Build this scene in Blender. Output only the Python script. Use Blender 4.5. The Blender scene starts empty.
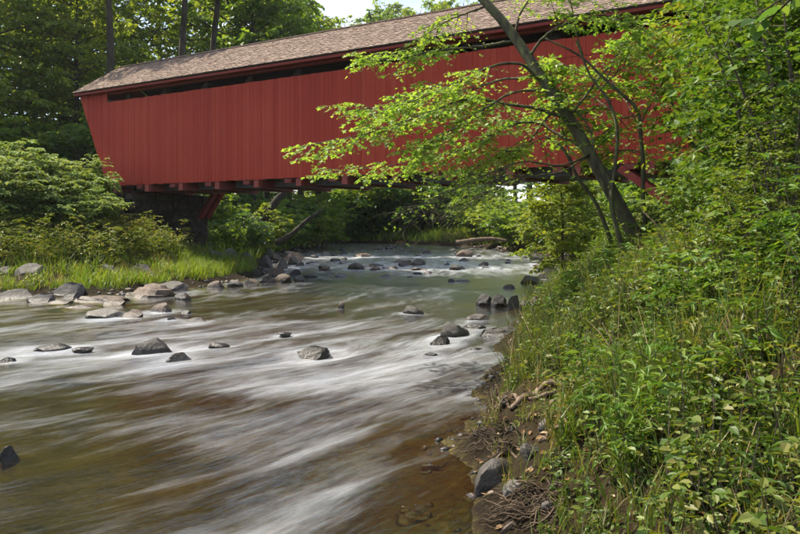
import bpy, bmesh, math, random
import numpy as np
from mathutils import Vector

# ------------------------------------------------------------------ camera, sky, sun, exposure
scene = bpy.context.scene
COL = scene.collection
EYE = 2.0                       # metres above the water
F = 800.0                       # focal length in pixels of an 800 px wide frame
HORIZON = 225.0
cam_d = bpy.data.cameras.new('camera')
cam = bpy.data.objects.new('camera', cam_d)
COL.objects.link(cam)
cam.location = (0, 0, EYE)
cam.rotation_euler = (math.radians(90), 0, 0)
cam_d.sensor_width = 36.0
cam_d.lens = 36.0 * F / 800.0
cam_d.shift_y = -(267.0 - HORIZON) / 800.0
cam_d.clip_start = 0.05
cam_d.clip_end = 3000
scene.camera = cam

HAZE = 0.0002                   # per metre
SUN_DIR = Vector((-0.60, 0.325, 1.0)).normalized()
sun_el = math.asin(SUN_DIR.z)
sun_az = math.atan2(SUN_DIR.x, SUN_DIR.y)
world = bpy.data.worlds.new('World')
scene.world = world
world.use_nodes = True
wn, wl = world.node_tree.nodes, world.node_tree.links
for n in list(wn):
    wn.remove(n)
w_out = wn.new('ShaderNodeOutputWorld')
w_bg = wn.new('ShaderNodeBackground')
w_sky = wn.new('ShaderNodeTexSky')
w_sky.sky_type = 'NISHITA'
w_sky.sun_disc = False
w_sky.sun_elevation = sun_el
w_sky.sun_rotation = sun_az
w_sky.air_density = 1.0
w_sky.dust_density = 0.8
w_tc = wn.new('ShaderNodeTexCoord')
w_map = wn.new('ShaderNodeMapping')
w_map.inputs['Scale'].default_value = (1.0, 1.0, 2.6)
w_noise = wn.new('ShaderNodeTexNoise')
w_noise.inputs['Scale'].default_value = 3.2
w_noise.inputs['Detail'].default_value = 7
w_noise.inputs['Roughness'].default_value = 0.55
w_ramp = wn.new('ShaderNodeValToRGB')
w_ramp.color_ramp.elements[0].position = 0.40
w_ramp.color_ramp.elements[1].position = 0.66
w_mix = wn.new('ShaderNodeMixRGB')
w_mix.inputs['Color2'].default_value = (4.4, 4.6, 4.9, 1)      # thin bright cloud
wl.new(w_tc.outputs['Generated'], w_map.inputs['Vector'])
wl.new(w_map.outputs['Vector'], w_noise.inputs['Vector'])
wl.new(w_noise.outputs['Fac'], w_ramp.inputs['Fac'])
wl.new(w_ramp.outputs['Color'], w_mix.inputs['Fac'])
wl.new(w_sky.outputs['Color'], w_mix.inputs['Color1'])
wl.new(w_mix.outputs['Color'], w_bg.inputs['Color'])
w_bg.inputs['Strength'].default_value = 0.135
wl.new(w_bg.outputs['Background'], w_out.inputs['Surface'])

sun_d = bpy.data.lights.new('sun', 'SUN')
sun_d.energy = 4.8
sun_d.angle = math.radians(0.6)
sun_d.color = (1.0, 0.90, 0.74)
sun = bpy.data.objects.new('sun', sun_d)
COL.objects.link(sun)
sun.rotation_euler = SUN_DIR.to_track_quat('Z', 'Y').to_euler()

vs = scene.view_settings
vs.view_transform = 'Standard'
vs.look = 'None'
vs.exposure = 1.1
vs.gamma = 1.0
vs.use_curve_mapping = False
cy = scene.cycles
cy.use_denoising = True
cy.use_adaptive_sampling = True
cy.adaptive_threshold = 0.025
cy.max_bounces = 4
cy.diffuse_bounces = 3
cy.glossy_bounces = 3
cy.transmission_bounces = 4
cy.transparent_max_bounces = 8
cy.caustics_reflective = False
cy.caustics_refractive = False
cy.sample_clamp_indirect = 6.0

# ------------------------------------------------------------------ small numpy toolkit
Z3 = np.array([0.0, 0.0, 1.0])


def rng_(seed):
    return np.random.default_rng(seed)


def norm(a):
    return a / np.maximum(np.linalg.norm(a, axis=-1, keepdims=True), 1e-9)


def _hash(ix, iy, iz):
    h = (ix.astype(np.int64) * 374761393 + iy.astype(np.int64) * 668265263 + iz.astype(np.int64) * 2147483647) & 0xFFFFFFFF
    h = ((h ^ (h >> 13)) * 1274126177) & 0xFFFFFFFF
    return ((h ^ (h >> 16)) & 0xFFFF) / 65535.0


def vnoise(p):
    """value noise 0..1 of points (..., 3)"""
    i = np.floor(p)
    f = p - i
    f = f * f * (3 - 2 * f)
    i = i.astype(np.int64)
    out = 0
    for dx in (0, 1):
        for dy in (0, 1):
            for dz in (0, 1):
                w = (f[..., 0] if dx else 1 - f[..., 0]) * (f[..., 1] if dy else 1 - f[..., 1]) * (f[..., 2] if dz else 1 - f[..., 2])
                out = out + w * _hash(i[..., 0] + dx, i[..., 1] + dy, i[..., 2] + dz)
    return out


def fbm(p, octaves=4):
    a, s, t = 0.5, 0, 0
    for _ in range(octaves):
        s = s + a * vnoise(p)
        t += a
        a *= 0.5
        p = p * 2.03 + 17.3
    return s / t


def smooth(e0, e1, x):
    t = np.clip((x - e0) / (e1 - e0), 0, 1)
    return t * t * (3 - 2 * t)


class Geo:
    """collects vertices and faces, then makes ONE mesh"""

    def __init__(self):
        self.v, self.f, self.n = [], [], 0

    def add(self, V, *faces, mat=0):
        V = np.asarray(V, float).reshape(-1, 3)
        for fa in faces:
            fa = np.asarray(fa, np.int64)
            if len(fa):
                self.f.append((fa + self.n, mat))
        self.v.append(V)
        self.n += len(V)
        return self

    def mesh(self, name, mats, smooth_shade=False):
        me = bpy.data.meshes.new(name)
        V = np.concatenate(self.v) if self.v else np.zeros((0, 3))
        loops = np.concatenate([f.ravel() for f, _ in self.f])
        sizes = np.concatenate([np.full(len(f), f.shape[1]) for f, _ in self.f])
        mi = np.concatenate([np.full(len(f), m) for f, m in self.f])
        start = np.concatenate([[0], np.cumsum(sizes)[:-1]])
        me.vertices.add(len(V))
        me.vertices.foreach_set('co', V.astype(np.float32).ravel())
        me.loops.add(len(loops))
        me.loops.foreach_set('vertex_index', loops.astype(np.int32))
        me.polygons.add(len(sizes))
        me.polygons.foreach_set('loop_start', start.astype(np.int32))
        me.polygons.foreach_set('loop_total', sizes.astype(np.int32))
        me.polygons.foreach_set('material_index', mi.astype(np.int32))
        me.polygons.foreach_set('use_smooth', np.full(len(sizes), bool(smooth_shade)))
        for m in (mats if isinstance(mats, (list, tuple)) else [mats]):
            me.materials.append(m)
        me.update(calc_edges=True)
        return me


def link(name, me, parent=None, loc=None, rotz=0.0, scale=None):
    o = bpy.data.objects.new(name, me)
    COL.objects.link(o)
    if parent is not None:
        o.parent = parent
    if loc is not None:
        o.location = loc
    if rotz:
        o.rotation_euler = (0, 0, rotz)
    if scale is not None:
        o.scale = scale
    return o


def tag(o, label=None, cat=None, group=None, kind=None):
    if label:
        o['label'] = label
    if cat:
        o['category'] = cat
    if group:
        o['group'] = group
    if kind:
        o['kind'] = kind
    return o


def thing(name, label, cat, loc=(0, 0, 0), rotz=0.0, group=None, scale=None):
    o = link(name, None, None, loc, rotz, scale)
    return tag(o, label, cat, group)


BOXF = np.array([[0, 3, 2, 1], [4, 5, 6, 7], [0, 1, 5, 4], [1, 2, 6, 5], [2, 3, 7, 6], [3, 0, 4, 7]])


def box_v(x0, x1, y0, y1, z0, z1):
    return np.array([[x0, y0, z0], [x1, y0, z0], [x1, y1, z0], [x0, y1, z0],
                     [x0, y0, z1], [x1, y0, z1], [x1, y1, z1], [x0, y1, z1]], float)


def beam_v(a, b, w, h, up=Z3):
    """a bar of section w x h from a to b"""
    a, b = np.array(a, float), np.array(b, float)
    d = norm(b - a)
    s = norm(np.cross(d, up))
    t = np.cross(s, d)
    q = [-s * w / 2 - t * h / 2, s * w / 2 - t * h / 2, s * w / 2 + t * h / 2, -s * w / 2 + t * h / 2]
    return np.array([a + c for c in q] + [b + c for c in q])


BEAMF = np.array([[3, 2, 1, 0], [4, 5, 6, 7], [0, 1, 5, 4], [1, 2, 6, 5], [2, 3, 7, 6], [3, 0, 4, 7]])


def catmull(P, n):
    P = np.asarray(P, float)
    Q = np.vstack([2 * P[0] - P[1], P, 2 * P[-1] - P[-2]])
    out = []
    m = len(P) - 1
    for t in np.linspace(0, m, n):
        i = min(int(t), m - 1)
        u = t - i
        p0, p1, p2, p3 = Q[i], Q[i + 1], Q[i + 2], Q[i + 3]
        out.append(0.5 * (2 * p1 + (p2 - p0) * u + (2 * p0 - 5 * p1 + 4 * p2 - p3) * u * u + (3 * p1 - p0 - 3 * p2 + p3) * u ** 3))
    return np.array(out)


def tube(g, P, R, sides=7, mat=0, wob=0.0, seed=0):
    P = np.asarray(P, float)
    n = len(P)
    R = np.asarray(R, float) * np.ones(n)
    T = norm(np.gradient(P, axis=0))
    ref = np.array([0.31, 0.87, 0.2]) if abs(T[0][2]) > 0.8 else Z3
    A = norm(np.cross(T, ref))
    B = np.cross(A, T)
    an = np.arange(sides) / sides * 2 * np.pi
    rr = R[:, None] * np.ones(sides)
    if wob:
        rr = rr * (1 + wob * (rng_(seed).random((n, sides)) - 0.5) * 2)
    V = P[:, None] + rr[..., None] * (np.cos(an)[None, :, None] * A[:, None] + np.sin(an)[None, :, None] * B[:, None])
    i = np.arange(n - 1)[:, None] * sides
    j = np.arange(sides)[None]
    k = (j + 1) % sides
    Fq = np.stack([i + j, i + k, i + sides + k, i + sides + j], -1).reshape(-1, 4)
    V = np.vstack([V.reshape(-1, 3), P[0], P[-1]])
    c0, c1 = n * sides, n * sides + 1
    j = np.arange(sides)
    k = (j + 1) % sides
    F0 = np.stack([np.full(sides, c0), k, j], -1)
    F1 = np.stack([np.full(sides, c1), (n - 1) * sides + j, (n - 1) * sides + k], -1)
    g.add(V, Fq, F0, F1, mat=mat)


def along(S, D, L, droop, u):
    """points and tangents at fraction u (M,K) of drooping twigs"""
    u = np.asarray(u)
    p = S[:, None] + (D * L[:, None])[:, None] * u[..., None]
    dr = droop if np.ndim(droop) else np.full(len(S), droop)
    p = p - Z3 * (dr[:, None] * L[:, None] * u * u)[..., None]
    t = norm(D[:, None] - Z3 * (2 * dr[:, None] * u)[..., None])
    return p, t


def tube_batch(g, S, D, L, droop, r0, r1, rings=3, sides=3, mat=0):
    M = len(S)
    if M == 0:
        return
    u = np.tile(np.linspace(0, 1, rings), (M, 1))
    p, t = along(S, D, L, droop, u)
    a = norm(np.cross(t, np.array([0.21, 0.33, 0.93])))
    b = np.cross(a, t)
    r0 = np.broadcast_to(r0, (M,))
    r1 = np.broadcast_to(r1, (M,))
    rr = r0[:, None] * (1 - u) + r1[:, None] * u
    an = np.arange(sides) / sides * 2 * np.pi
    V = p[:, :, None] + rr[..., None, None] * (np.cos(an)[None, None, :, None] * a[:, :, None] + np.sin(an)[None, None, :, None] * b[:, :, None])
    base = (np.arange(M) * rings * sides)[:, None, None]
    i = (np.arange(rings - 1) * sides)[None, :, None]
    j = np.arange(sides)[None, None]
    k = (j + 1) % sides
    Fq = np.stack([base + i + j, base + i + k, base + i + sides + k, base + i + sides + j], -1).reshape(-1, 4)
    g.add(V.reshape(-1, 3), Fq, mat=mat)


def children(rng, S, D, L, droop, n, spread=0.9, fwd=0.6, lenf=(0.35, 0.6), u0=0.2, up=0.1, jit=0.3):
    M = len(S)
    u = u0 + (1 - u0) * (np.arange(n)[None] + rng.random((M, n))) / n
    p, t = along(S, D, L, droop, u)
    side = norm(np.cross(t, Z3) + 1e-6)
    sg = np.where((np.arange(n)[None] + rng.integers(0, 2, (M, 1))) % 2 == 0, 1.0, -1.0)
    d = side * sg[..., None] * spread + t * fwd + Z3 * up + (rng.random((M, n, 3)) - 0.5) * 2 * jit
    l = L[:, None] * (lenf[0] + (lenf[1] - lenf[0]) * rng.random((M, n))) * (1.15 - 0.55 * u)
    return p.reshape(-1, 3), norm(d).reshape(-1, 3), l.ravel()


def leaves_on(rng, S, D, L, droop, K, size, flat=0.65, hang=0.15, u0=0.12, jit=0.4, var=0.45):
    M = len(S)
    u = u0 + (1.02 - u0) * (np.arange(K)[None] + rng.random((M, K))) / K
    p, t = along(S, D, L, droop, u)
    side = norm(np.cross(t, Z3) + 1e-6)
    sg = np.where(np.arange(K)[None] % 2 == 0, 1.0, -1.0) * np.ones((M, 1))
    d = side * sg[..., None] * 0.85 + t * 0.55 - Z3 * hang + (rng.random((M, K, 3)) - 0.5) * 2 * jit
    n = Z3 * flat + (rng.random((M, K, 3)) - 0.5) * 2 * (1 - flat)
    s = size * (1 - var + 2 * var * rng.random((M, K)))
    return p.reshape(-1, 3), norm(d).reshape(-1, 3), norm(n).reshape(-1, 3), s.ravel()


LEAF_DIAMOND = (np.array([[0, 0, 0], [0.34, 0.45, 0.10], [0, 1, -0.06], [-0.34, 0.45, 0.10]], float), [np.array([[0, 1, 2], [0, 2, 3]])])
LEAF_OVAL = (np.array([[0, 0, 0], [0.27, 0.28, 0.07], [0.25, 0.66, 0.05], [0, 1.0, -0.08], [-0.25, 0.66, 0.05], [-0.27, 0.28, 0.07]], float),
             [np.array([[0, 1, 2, 3], [0, 3, 4, 5]])])
LEAF_LANCE = (np.array([[0, 0, 0], [0.12, 0.3, 0.03], [0.09, 0.66, 0.0], [0, 1.0, -0.16], [-0.09, 0.66, 0.0], [-0.12, 0.3, 0.03]], float),
              [np.array([[0, 1, 2, 3], [0, 3, 4, 5]])])
_mp = [(0, 0), (0.22, 0.10), (0.52, 0.08), (0.36, 0.30), (0.60, 0.58), (0.28, 0.55), (0.16, 0.72), (0, 1.0),
       (-0.16, 0.72), (-0.28, 0.55), (-0.60, 0.58), (-0.36, 0.30), (-0.52, 0.08), (-0.22, 0.10)]
_mv = np.array([(x, y, 0.16 * abs(x) - 0.10 * y * y) for x, y in _mp] + [(0, 0.4, 0.0)])
LEAF_MAPLE = (_mv, [np.array([[14, i, (i + 1) % 14] for i in range(14)])])
_sp = [(0, 0), (0.30, 0.2), (0.58, 0.55), (0.24, 0.52), (0, 1.0), (-0.24, 0.52), (-0.58, 0.55), (-0.30, 0.2)]
_sv = np.array([(x, y, 0.14 * abs(x) - 0.08 * y * y) for x, y in _sp])
LEAF_STAR = (_sv, [np.array([[0, 1, 2, 3], [0, 3, 4, 5], [0, 5, 6, 7]])])


def add_leaves(g, P, d, n, s, leaf, mat=0):
    T, FF = leaf
    side = norm(np.cross(d, n))
    n2 = np.cross(side, d)
    V = P[:, None] + s[:, None, None] * (T[None, :, 0:1] * side[:, None] + T[None, :, 1:2] * d[:, None] + T[None, :, 2:3] * n2[:, None])
    k = len(T)
    off = (np.arange(len(P)) * k)[:, None, None]
    g.add(V.reshape(-1, 3), *[(off + fa[None]).reshape(-1, fa.shape[1]) for fa in FF], mat=mat)


def add_blades(g, P, d, L, w, bend, mat=0):
    """grass blades: base, two mid vertices pairs, tip"""
    M = len(P)
    an = rng_(M).random(M) * 2 * np.pi
    side = np.stack([np.cos(an), np.sin(an), np.zeros(M)], -1)
    out = norm(np.cross(side, Z3))
    def at(u):
        return P + d * (L * u)[:, None] + out * (bend * L * u * u)[:, None] - Z3 * (0.35 * np.abs(bend) * L * u * u)[:, None]
    a, b, c = at(0.0), at(0.55), at(1.0)
    V = np.stack([a - side * w[:, None] / 2, a + side * w[:, None] / 2, b + side * w[:, None] * 0.42, b - side * w[:, None] * 0.42, c], 1)
    off = (np.arange(M) * 5)[:, None, None]
    g.add(V.reshape(-1, 3), (off + np.array([[[0, 1, 2, 3]]])).reshape(-1, 4), (off + np.array([[[3, 2, 4]]])).reshape(-1, 3), mat=mat)


# ------------------------------------------------------------------ materials
def new_mat(name):
    m = bpy.data.materials.new(name)
    m.use_nodes = True
    nt = m.node_tree
    for n in list(nt.nodes):
        nt.nodes.remove(n)
    out = nt.nodes.new('ShaderNodeOutputMaterial')
    return m, nt, out


def N(nt, kind, **kw):
    n = nt.nodes.new('ShaderNode' + kind)
    for k, v in kw.items():
        if k.startswith('i_'):
            n.inputs[k[2:].replace('_', ' ')].default_value = v
        else:
            setattr(n, k, v)
    return n


def ramp(nt, stops, interp='LINEAR'):
    r = nt.nodes.new('ShaderNodeValToRGB')
    r.color_ramp.interpolation = interp
    e = r.color_ramp.elements
    while len(e) < len(stops):
        e.new(0.5)
    for i, (p, c) in enumerate(stops):
        e[i].position = p
        e[i].color = c if len(c) == 4 else (*c, 1)
    return r


def leaf_mat(name, cols, trans=0.42, rough=0.45, spec=0.35, noise_scale=0.35, tcol=(1.25, 1.15, 0.45), ovar=0.16):
    m, nt, out = new_mat(name)
    L = nt.links
    geo = N(nt, 'NewGeometry')
    oi = N(nt, 'ObjectInfo')
    nz = N(nt, 'TexNoise', i_Scale=noise_scale, i_Detail=2.0)
    L.new(geo.outputs['Position'], nz.inputs['Vector'])
    ad = N(nt, 'Math', operation='MULTIPLY_ADD')
    L.new(geo.outputs['Random Per Island'], ad.inputs[0])
    ad.inputs[1].default_value = 0.62
    ad2 = N(nt, 'Math', operation='MULTIPLY_ADD')
    L.new(nz.outputs['Fac'], ad2.inputs[0])
    ad2.inputs[1].default_value = 0.75
    ad2.inputs[2].default_value = -0.19
    L.new(ad2.outputs[0], ad.inputs[2])
    k = len(cols)
    rp = ramp(nt, [(i / (k - 1), c) for i, c in enumerate(cols)])
    L.new(ad.outputs[0], rp.inputs['Fac'])
    hs = N(nt, 'HueSaturation')
    mr = N(nt, 'MapRange')
    mr.inputs['To Min'].default_value = 1.0 - ovar
    mr.inputs['To Max'].default_value = 1.0 + ovar
    L.new(oi.outputs['Random'], mr.inputs['Value'])
    L.new(mr.outputs[0], hs.inputs['Value'])
    L.new(rp.outputs['Color'], hs.inputs['Color'])
    pb = N(nt, 'BsdfPrincipled')
    pb.inputs['Roughness'].default_value = rough
    pb.inputs['Specular IOR Level'].default_value = spec
    L.new(hs.outputs['Color'], pb.inputs['Base Color'])
    tr = N(nt, 'BsdfTranslucent')
    mu = N(nt, 'MixRGB', blend_type='MULTIPLY')
    mu.inputs['Fac'].default_value = 1
    mu.inputs['Color2'].default_value = (*tcol, 1)
    L.new(hs.outputs['Color'], mu.inputs['Color1'])
    L.new(mu.outputs['Color'], tr.inputs['Color'])
    mx = N(nt, 'MixShader')
    mx.inputs['Fac'].default_value = trans
    L.new(pb.outputs[0], mx.inputs[1])
    L.new(tr.outputs[0], mx.inputs[2])
    L.new(mx.outputs[0], out.inputs['Surface'])
    return m


def solid_mat(name, stops, scale=6.0, stretch=(1, 1, 1), rough=0.8, detail=6, bump=0.3, bump_dist=0.01, spec=0.3, island=0.0, coord='Object', mottle=0.0):
    """noise-driven colour, optional shift per piece, bump"""
    m, nt, out = new_mat(name)
    L = nt.links
    tc = N(nt, 'TexCoord')
    mp = N(nt, 'Mapping')
    mp.inputs['Scale'].default_value = stretch
    if coord == 'World':
        geo = N(nt, 'NewGeometry')
        L.new(geo.outputs['Position'], mp.inputs['Vector'])
    else:
        L.new(tc.outputs[coord], mp.inputs['Vector'])
    nz = N(nt, 'TexNoise', i_Scale=scale, i_Detail=float(detail), i_Roughness=0.6)
    L.new(mp.outputs[0], nz.inputs['Vector'])
    fac = nz.outputs['Fac']
    if island:
        g2 = N(nt, 'NewGeometry')
        oi = N(nt, 'ObjectInfo')
        a0 = N(nt, 'Math', operation='ADD')
        L.new(g2.outputs['Random Per Island'], a0.inputs[0])
        L.new(oi.outputs['Random'], a0.inputs[1])
        a = N(nt, 'Math', operation='MULTIPLY_ADD')
        L.new(a0.outputs[0], a.inputs[0])
        a.inputs[1].default_value = island
        a1 = N(nt, 'Math', operation='SUBTRACT')
        L.new(fac, a1.inputs[0])
        a1.inputs[1].default_value = island
        L.new(a1.outputs[0], a.inputs[2])
        fac = a.outputs[0]
    rp = ramp(nt, stops)
    L.new(fac, rp.inputs['Fac'])
    col = rp.outputs['Color']
    pb = N(nt, 'BsdfPrincipled')
    pb.inputs['Roughness'].default_value = rough
    pb.inputs['Specular IOR Level'].default_value = spec
    L.new(col, pb.inputs['Base Color'])
    if bump:
        b = N(nt, 'Bump')
        b.inputs['Strength'].default_value = bump
        b.inputs['Distance'].default_value = bump_dist
        L.new(nz.outputs['Fac'], b.inputs['Height'])
        L.new(b.outputs[0], pb.inputs['Normal'])
    L.new(pb.outputs[0], out.inputs['Surface'])
    return m


M = {}
# greens: base colours kept near real leaf albedo
M['maple'] = leaf_mat('maple_leaf', [(0.10, 0.20, 0.024), (0.19, 0.30, 0.04), (0.30, 0.38, 0.07), (0.42, 0.40, 0.13)], trans=0.55, noise_scale=0.5, tcol=(1.3, 1.4, 0.6), ovar=0.02)
M['forest'] = leaf_mat('forest_leaf', [(0.05, 0.105, 0.02), (0.09, 0.17, 0.028), (0.15, 0.23, 0.036), (0.24, 0.29, 0.05)], trans=0.56, noise_scale=0.25, tcol=(1.5, 1.4, 0.5))
M['forest_dark'] = leaf_mat('forest_leaf_dark', [(0.04, 0.095, 0.028), (0.07, 0.145, 0.036), (0.11, 0.19, 0.042), (0.16, 0.23, 0.05)], trans=0.5, noise_scale=0.25, tcol=(1.4, 1.35, 0.6))
M['forest_pale'] = leaf_mat('forest_leaf_pale', [(0.07, 0.13, 0.024), (0.13, 0.20, 0.032), (0.21, 0.27, 0.045), (0.29, 0.31, 0.065)], trans=0.56, noise_scale=0.3, tcol=(1.5, 1.4, 0.5))
M['knot'] = leaf_mat('knotweed_leaf', [(0.08, 0.15, 0.03), (0.15, 0.235, 0.055), (0.24, 0.31, 0.10), (0.36, 0.39, 0.20)], trans=0.4, noise_scale=0.6, spec=0.15, rough=0.65)
M['shrub'] = leaf_mat('shrub_leaf', [(0.045, 0.105, 0.014), (0.08, 0.165, 0.02), (0.14, 0.22, 0.03), (0.22, 0.27, 0.05)], trans=0.42, noise_scale=0.9, rough=0.5, spec=0.3)
M['shrub2'] = leaf_mat('shrub_leaf_yellow', [(0.065, 0.13, 0.014), (0.13, 0.20, 0.022), (0.21, 0.26, 0.035), (0.29, 0.29, 0.06)], trans=0.45, noise_scale=0.9, rough=0.5, spec=0.3)
M['weed'] = leaf_mat('weed_leaf', [(0.024, 0.058, 0.009), (0.05, 0.10, 0.013), (0.09, 0.145, 0.02), (0.15, 0.17, 0.03), (0.22, 0.15, 0.055)], trans=0.42, noise_scale=1.2)  # greens deepened to carry the bank's dappled shade in the leaf colour
M['weed_dry'] = leaf_mat('dry_weed_leaf', [(0.07, 0.13, 0.018), (0.13, 0.19, 0.03), (0.20, 0.22, 0.045), (0.27, 0.22, 0.08)], trans=0.42, noise_scale=0.6)
M['grass'] = leaf_mat('grass_blade', [(0.07, 0.15, 0.015), (0.13, 0.235, 0.022), (0.22, 0.30, 0.035), (0.32, 0.32, 0.09)], trans=0.45, noise_scale=0.5)
M['grass_near'] = leaf_mat('bank_grass_blade', [(0.035, 0.08, 0.010), (0.07, 0.13, 0.014), (0.13, 0.18, 0.024), (0.22, 0.20, 0.06)], trans=0.42, noise_scale=1.1)
M['grass_dry'] = leaf_mat('dry_grass_blade', [(0.08, 0.13, 0.02), (0.15, 0.17, 0.035), (0.26, 0.22, 0.09), (0.36, 0.28, 0.14)], trans=0.35, noise_scale=1.4)
M['litter'] = leaf_mat('leaf_litter', [(0.07, 0.035, 0.015), (0.14, 0.075, 0.03), (0.22, 0.13, 0.055), (0.32, 0.22, 0.12)], trans=0.15, noise_scale=3.0, tcol=(1, 0.8, 0.5))
M['straw'] = solid_mat('dry_stalk', [(0.3, (0.16, 0.11, 0.06)), (0.7, (0.34, 0.26, 0.15))], scale=10, rough=0.9, bump=0)
M['bark'] = solid_mat('bark', [(0.25, (0.028, 0.022, 0.015)), (0.5, (0.085, 0.072, 0.046)), (0.62, (0.10, 0.115, 0.04)), (0.8, (0.19, 0.17, 0.125))],
                      scale=5, stretch=(2.2, 2.2, 0.7), rough=0.95, bump=0.9, bump_dist=0.03)
M['bark_dark'] = solid_mat('bark_dark', [(0.3, (0.018, 0.016, 0.012)), (0.7, (0.07, 0.06, 0.045))], scale=3, stretch=(2.5, 2.5, 0.6), rough=0.95, bump=0.8, bump_dist=0.04)
M['twig'] = solid_mat('twig', [(0.3, (0.05, 0.04, 0.028)), (0.7, (0.14, 0.11, 0.08))], scale=12, rough=0.9, bump=0)
M['fine_root'] = solid_mat('fine_root', [(0.25, (0.02, 0.013, 0.008)), (0.5, (0.05, 0.034, 0.021)), (0.75, (0.11, 0.078, 0.05))], scale=14, rough=0.9, bump=0, island=0.35)
M['root'] = solid_mat('root_wood', [(0.25, (0.05, 0.033, 0.021)), (0.5, (0.13, 0.09, 0.06)), (0.75, (0.25, 0.185, 0.13))], scale=9, stretch=(1, 1, 1), rough=0.85, bump=0.7, bump_dist=0.015)


def red_paint(name, base, dark, light):
    m, nt, out = new_mat(name)
    L = nt.links
    tc = N(nt, 'TexCoord')
    mp = N(nt, 'Mapping')
    mp.inputs['Scale'].default_value = (6.0, 6.0, 0.35)
    geo = N(nt, 'NewGeometry')
    L.new(geo.outputs['Position'], mp.inputs['Vector'])
    grain = N(nt, 'TexNoise', i_Scale=5.0, i_Detail=6.0, i_Roughness=0.65)
    L.new(mp.outputs[0], grain.inputs['Vector'])
    blot = N(nt, 'TexNoise', i_Scale=0.35, i_Detail=4.0)
    L.new(geo.outputs['Position'], blot.inputs['Vector'])
    oi = N(nt, 'ObjectInfo')
    r1 = ramp(nt, [(0.25, dark), (0.5, base), (0.8, light)])
    s = N(nt, 'Math', operation='MULTIPLY_ADD')
    L.new(grain.outputs['Fac'], s.inputs[0])
    s.inputs[1].default_value = 0.50
    s2 = N(nt, 'Math', operation='MULTIPLY_ADD')
    L.new(oi.outputs['Random'], s2.inputs[0])
    s2.inputs[1].default_value = 0.20
    s3 = N(nt, 'Math', operation='MULTIPLY')
    L.new(blot.outputs['Fac'], s3.inputs[0])
    s3.inputs[1].default_value = 0.42
    L.new(s3.outputs[0], s2.inputs[2])
    L.new(s2.outputs[0], s.inputs[2])
    L.new(s.outputs[0], r1.inputs['Fac'])
    pb = N(nt, 'BsdfPrincipled')
    pb.inputs['Roughness'].default_value = 0.75
    pb.inputs['Specular IOR Level'].default_value = 0.3
    L.new(r1.outputs['Color'], pb.inputs['Base Color'])
    b = N(nt, 'Bump')
    b.inputs['Strength'].default_value = 0.35
    b.inputs['Distance'].default_value = 0.006
    L.new(grain.outputs['Fac'], b.inputs['Height'])
    L.new(b.outputs[0], pb.inputs['Normal'])
    L.new(pb.outputs[0], out.inputs['Surface'])
    return m


M['red'] = red_paint('red_barn_paint', (0.33, 0.030, 0.012), (0.235, 0.020, 0.009), (0.39, 0.056, 0.024))
M['red_trim'] = red_paint('red_trim_paint', (0.22, 0.034, 0.024), (0.15, 0.023, 0.018), (0.28, 0.055, 0.04))
M['red_beam'] = red_paint('shaded_red_beam', (0.17, 0.035, 0.026), (0.11, 0.024, 0.02), (0.22, 0.05, 0.04))  # trim red darkened, the shade under the deck put into the colour
M['old_wood'] = solid_mat('old_wood', [(0.3, (0.022, 0.016, 0.012)), (0.7, (0.065, 0.05, 0.038))], scale=4, stretch=(0.4, 4, 4), rough=0.9, bump=0.3, spec=0.1)
M['steel'] = solid_mat('galvanised_steel', [(0.3, (0.05, 0.05, 0.048)), (0.7, (0.13, 0.125, 0.12))], scale=3, rough=0.55, bump=0.1, spec=0.5)
M['shingle'] = solid_mat('cedar_shingle', [(0.12, (0.085, 0.06, 0.046)), (0.36, (0.17, 0.12, 0.092)), (0.6, (0.255, 0.185, 0.143)), (0.9, (0.34, 0.265, 0.21))], scale=5, stretch=(2, 0.4, 0.4), rough=0.9, bump=0.4, bump_dist=0.006, island=0.34)
M['masonry'] = solid_mat('dark_masonry', [(0.25, (0.014, 0.012, 0.010)), (0.5, (0.036, 0.031, 0.026)), (0.8, (0.09, 0.075, 0.06))], scale=4, spec=0.1, rough=0.9, bump=0.6, bump_dist=0.03, island=0.18, coord='World')


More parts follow.
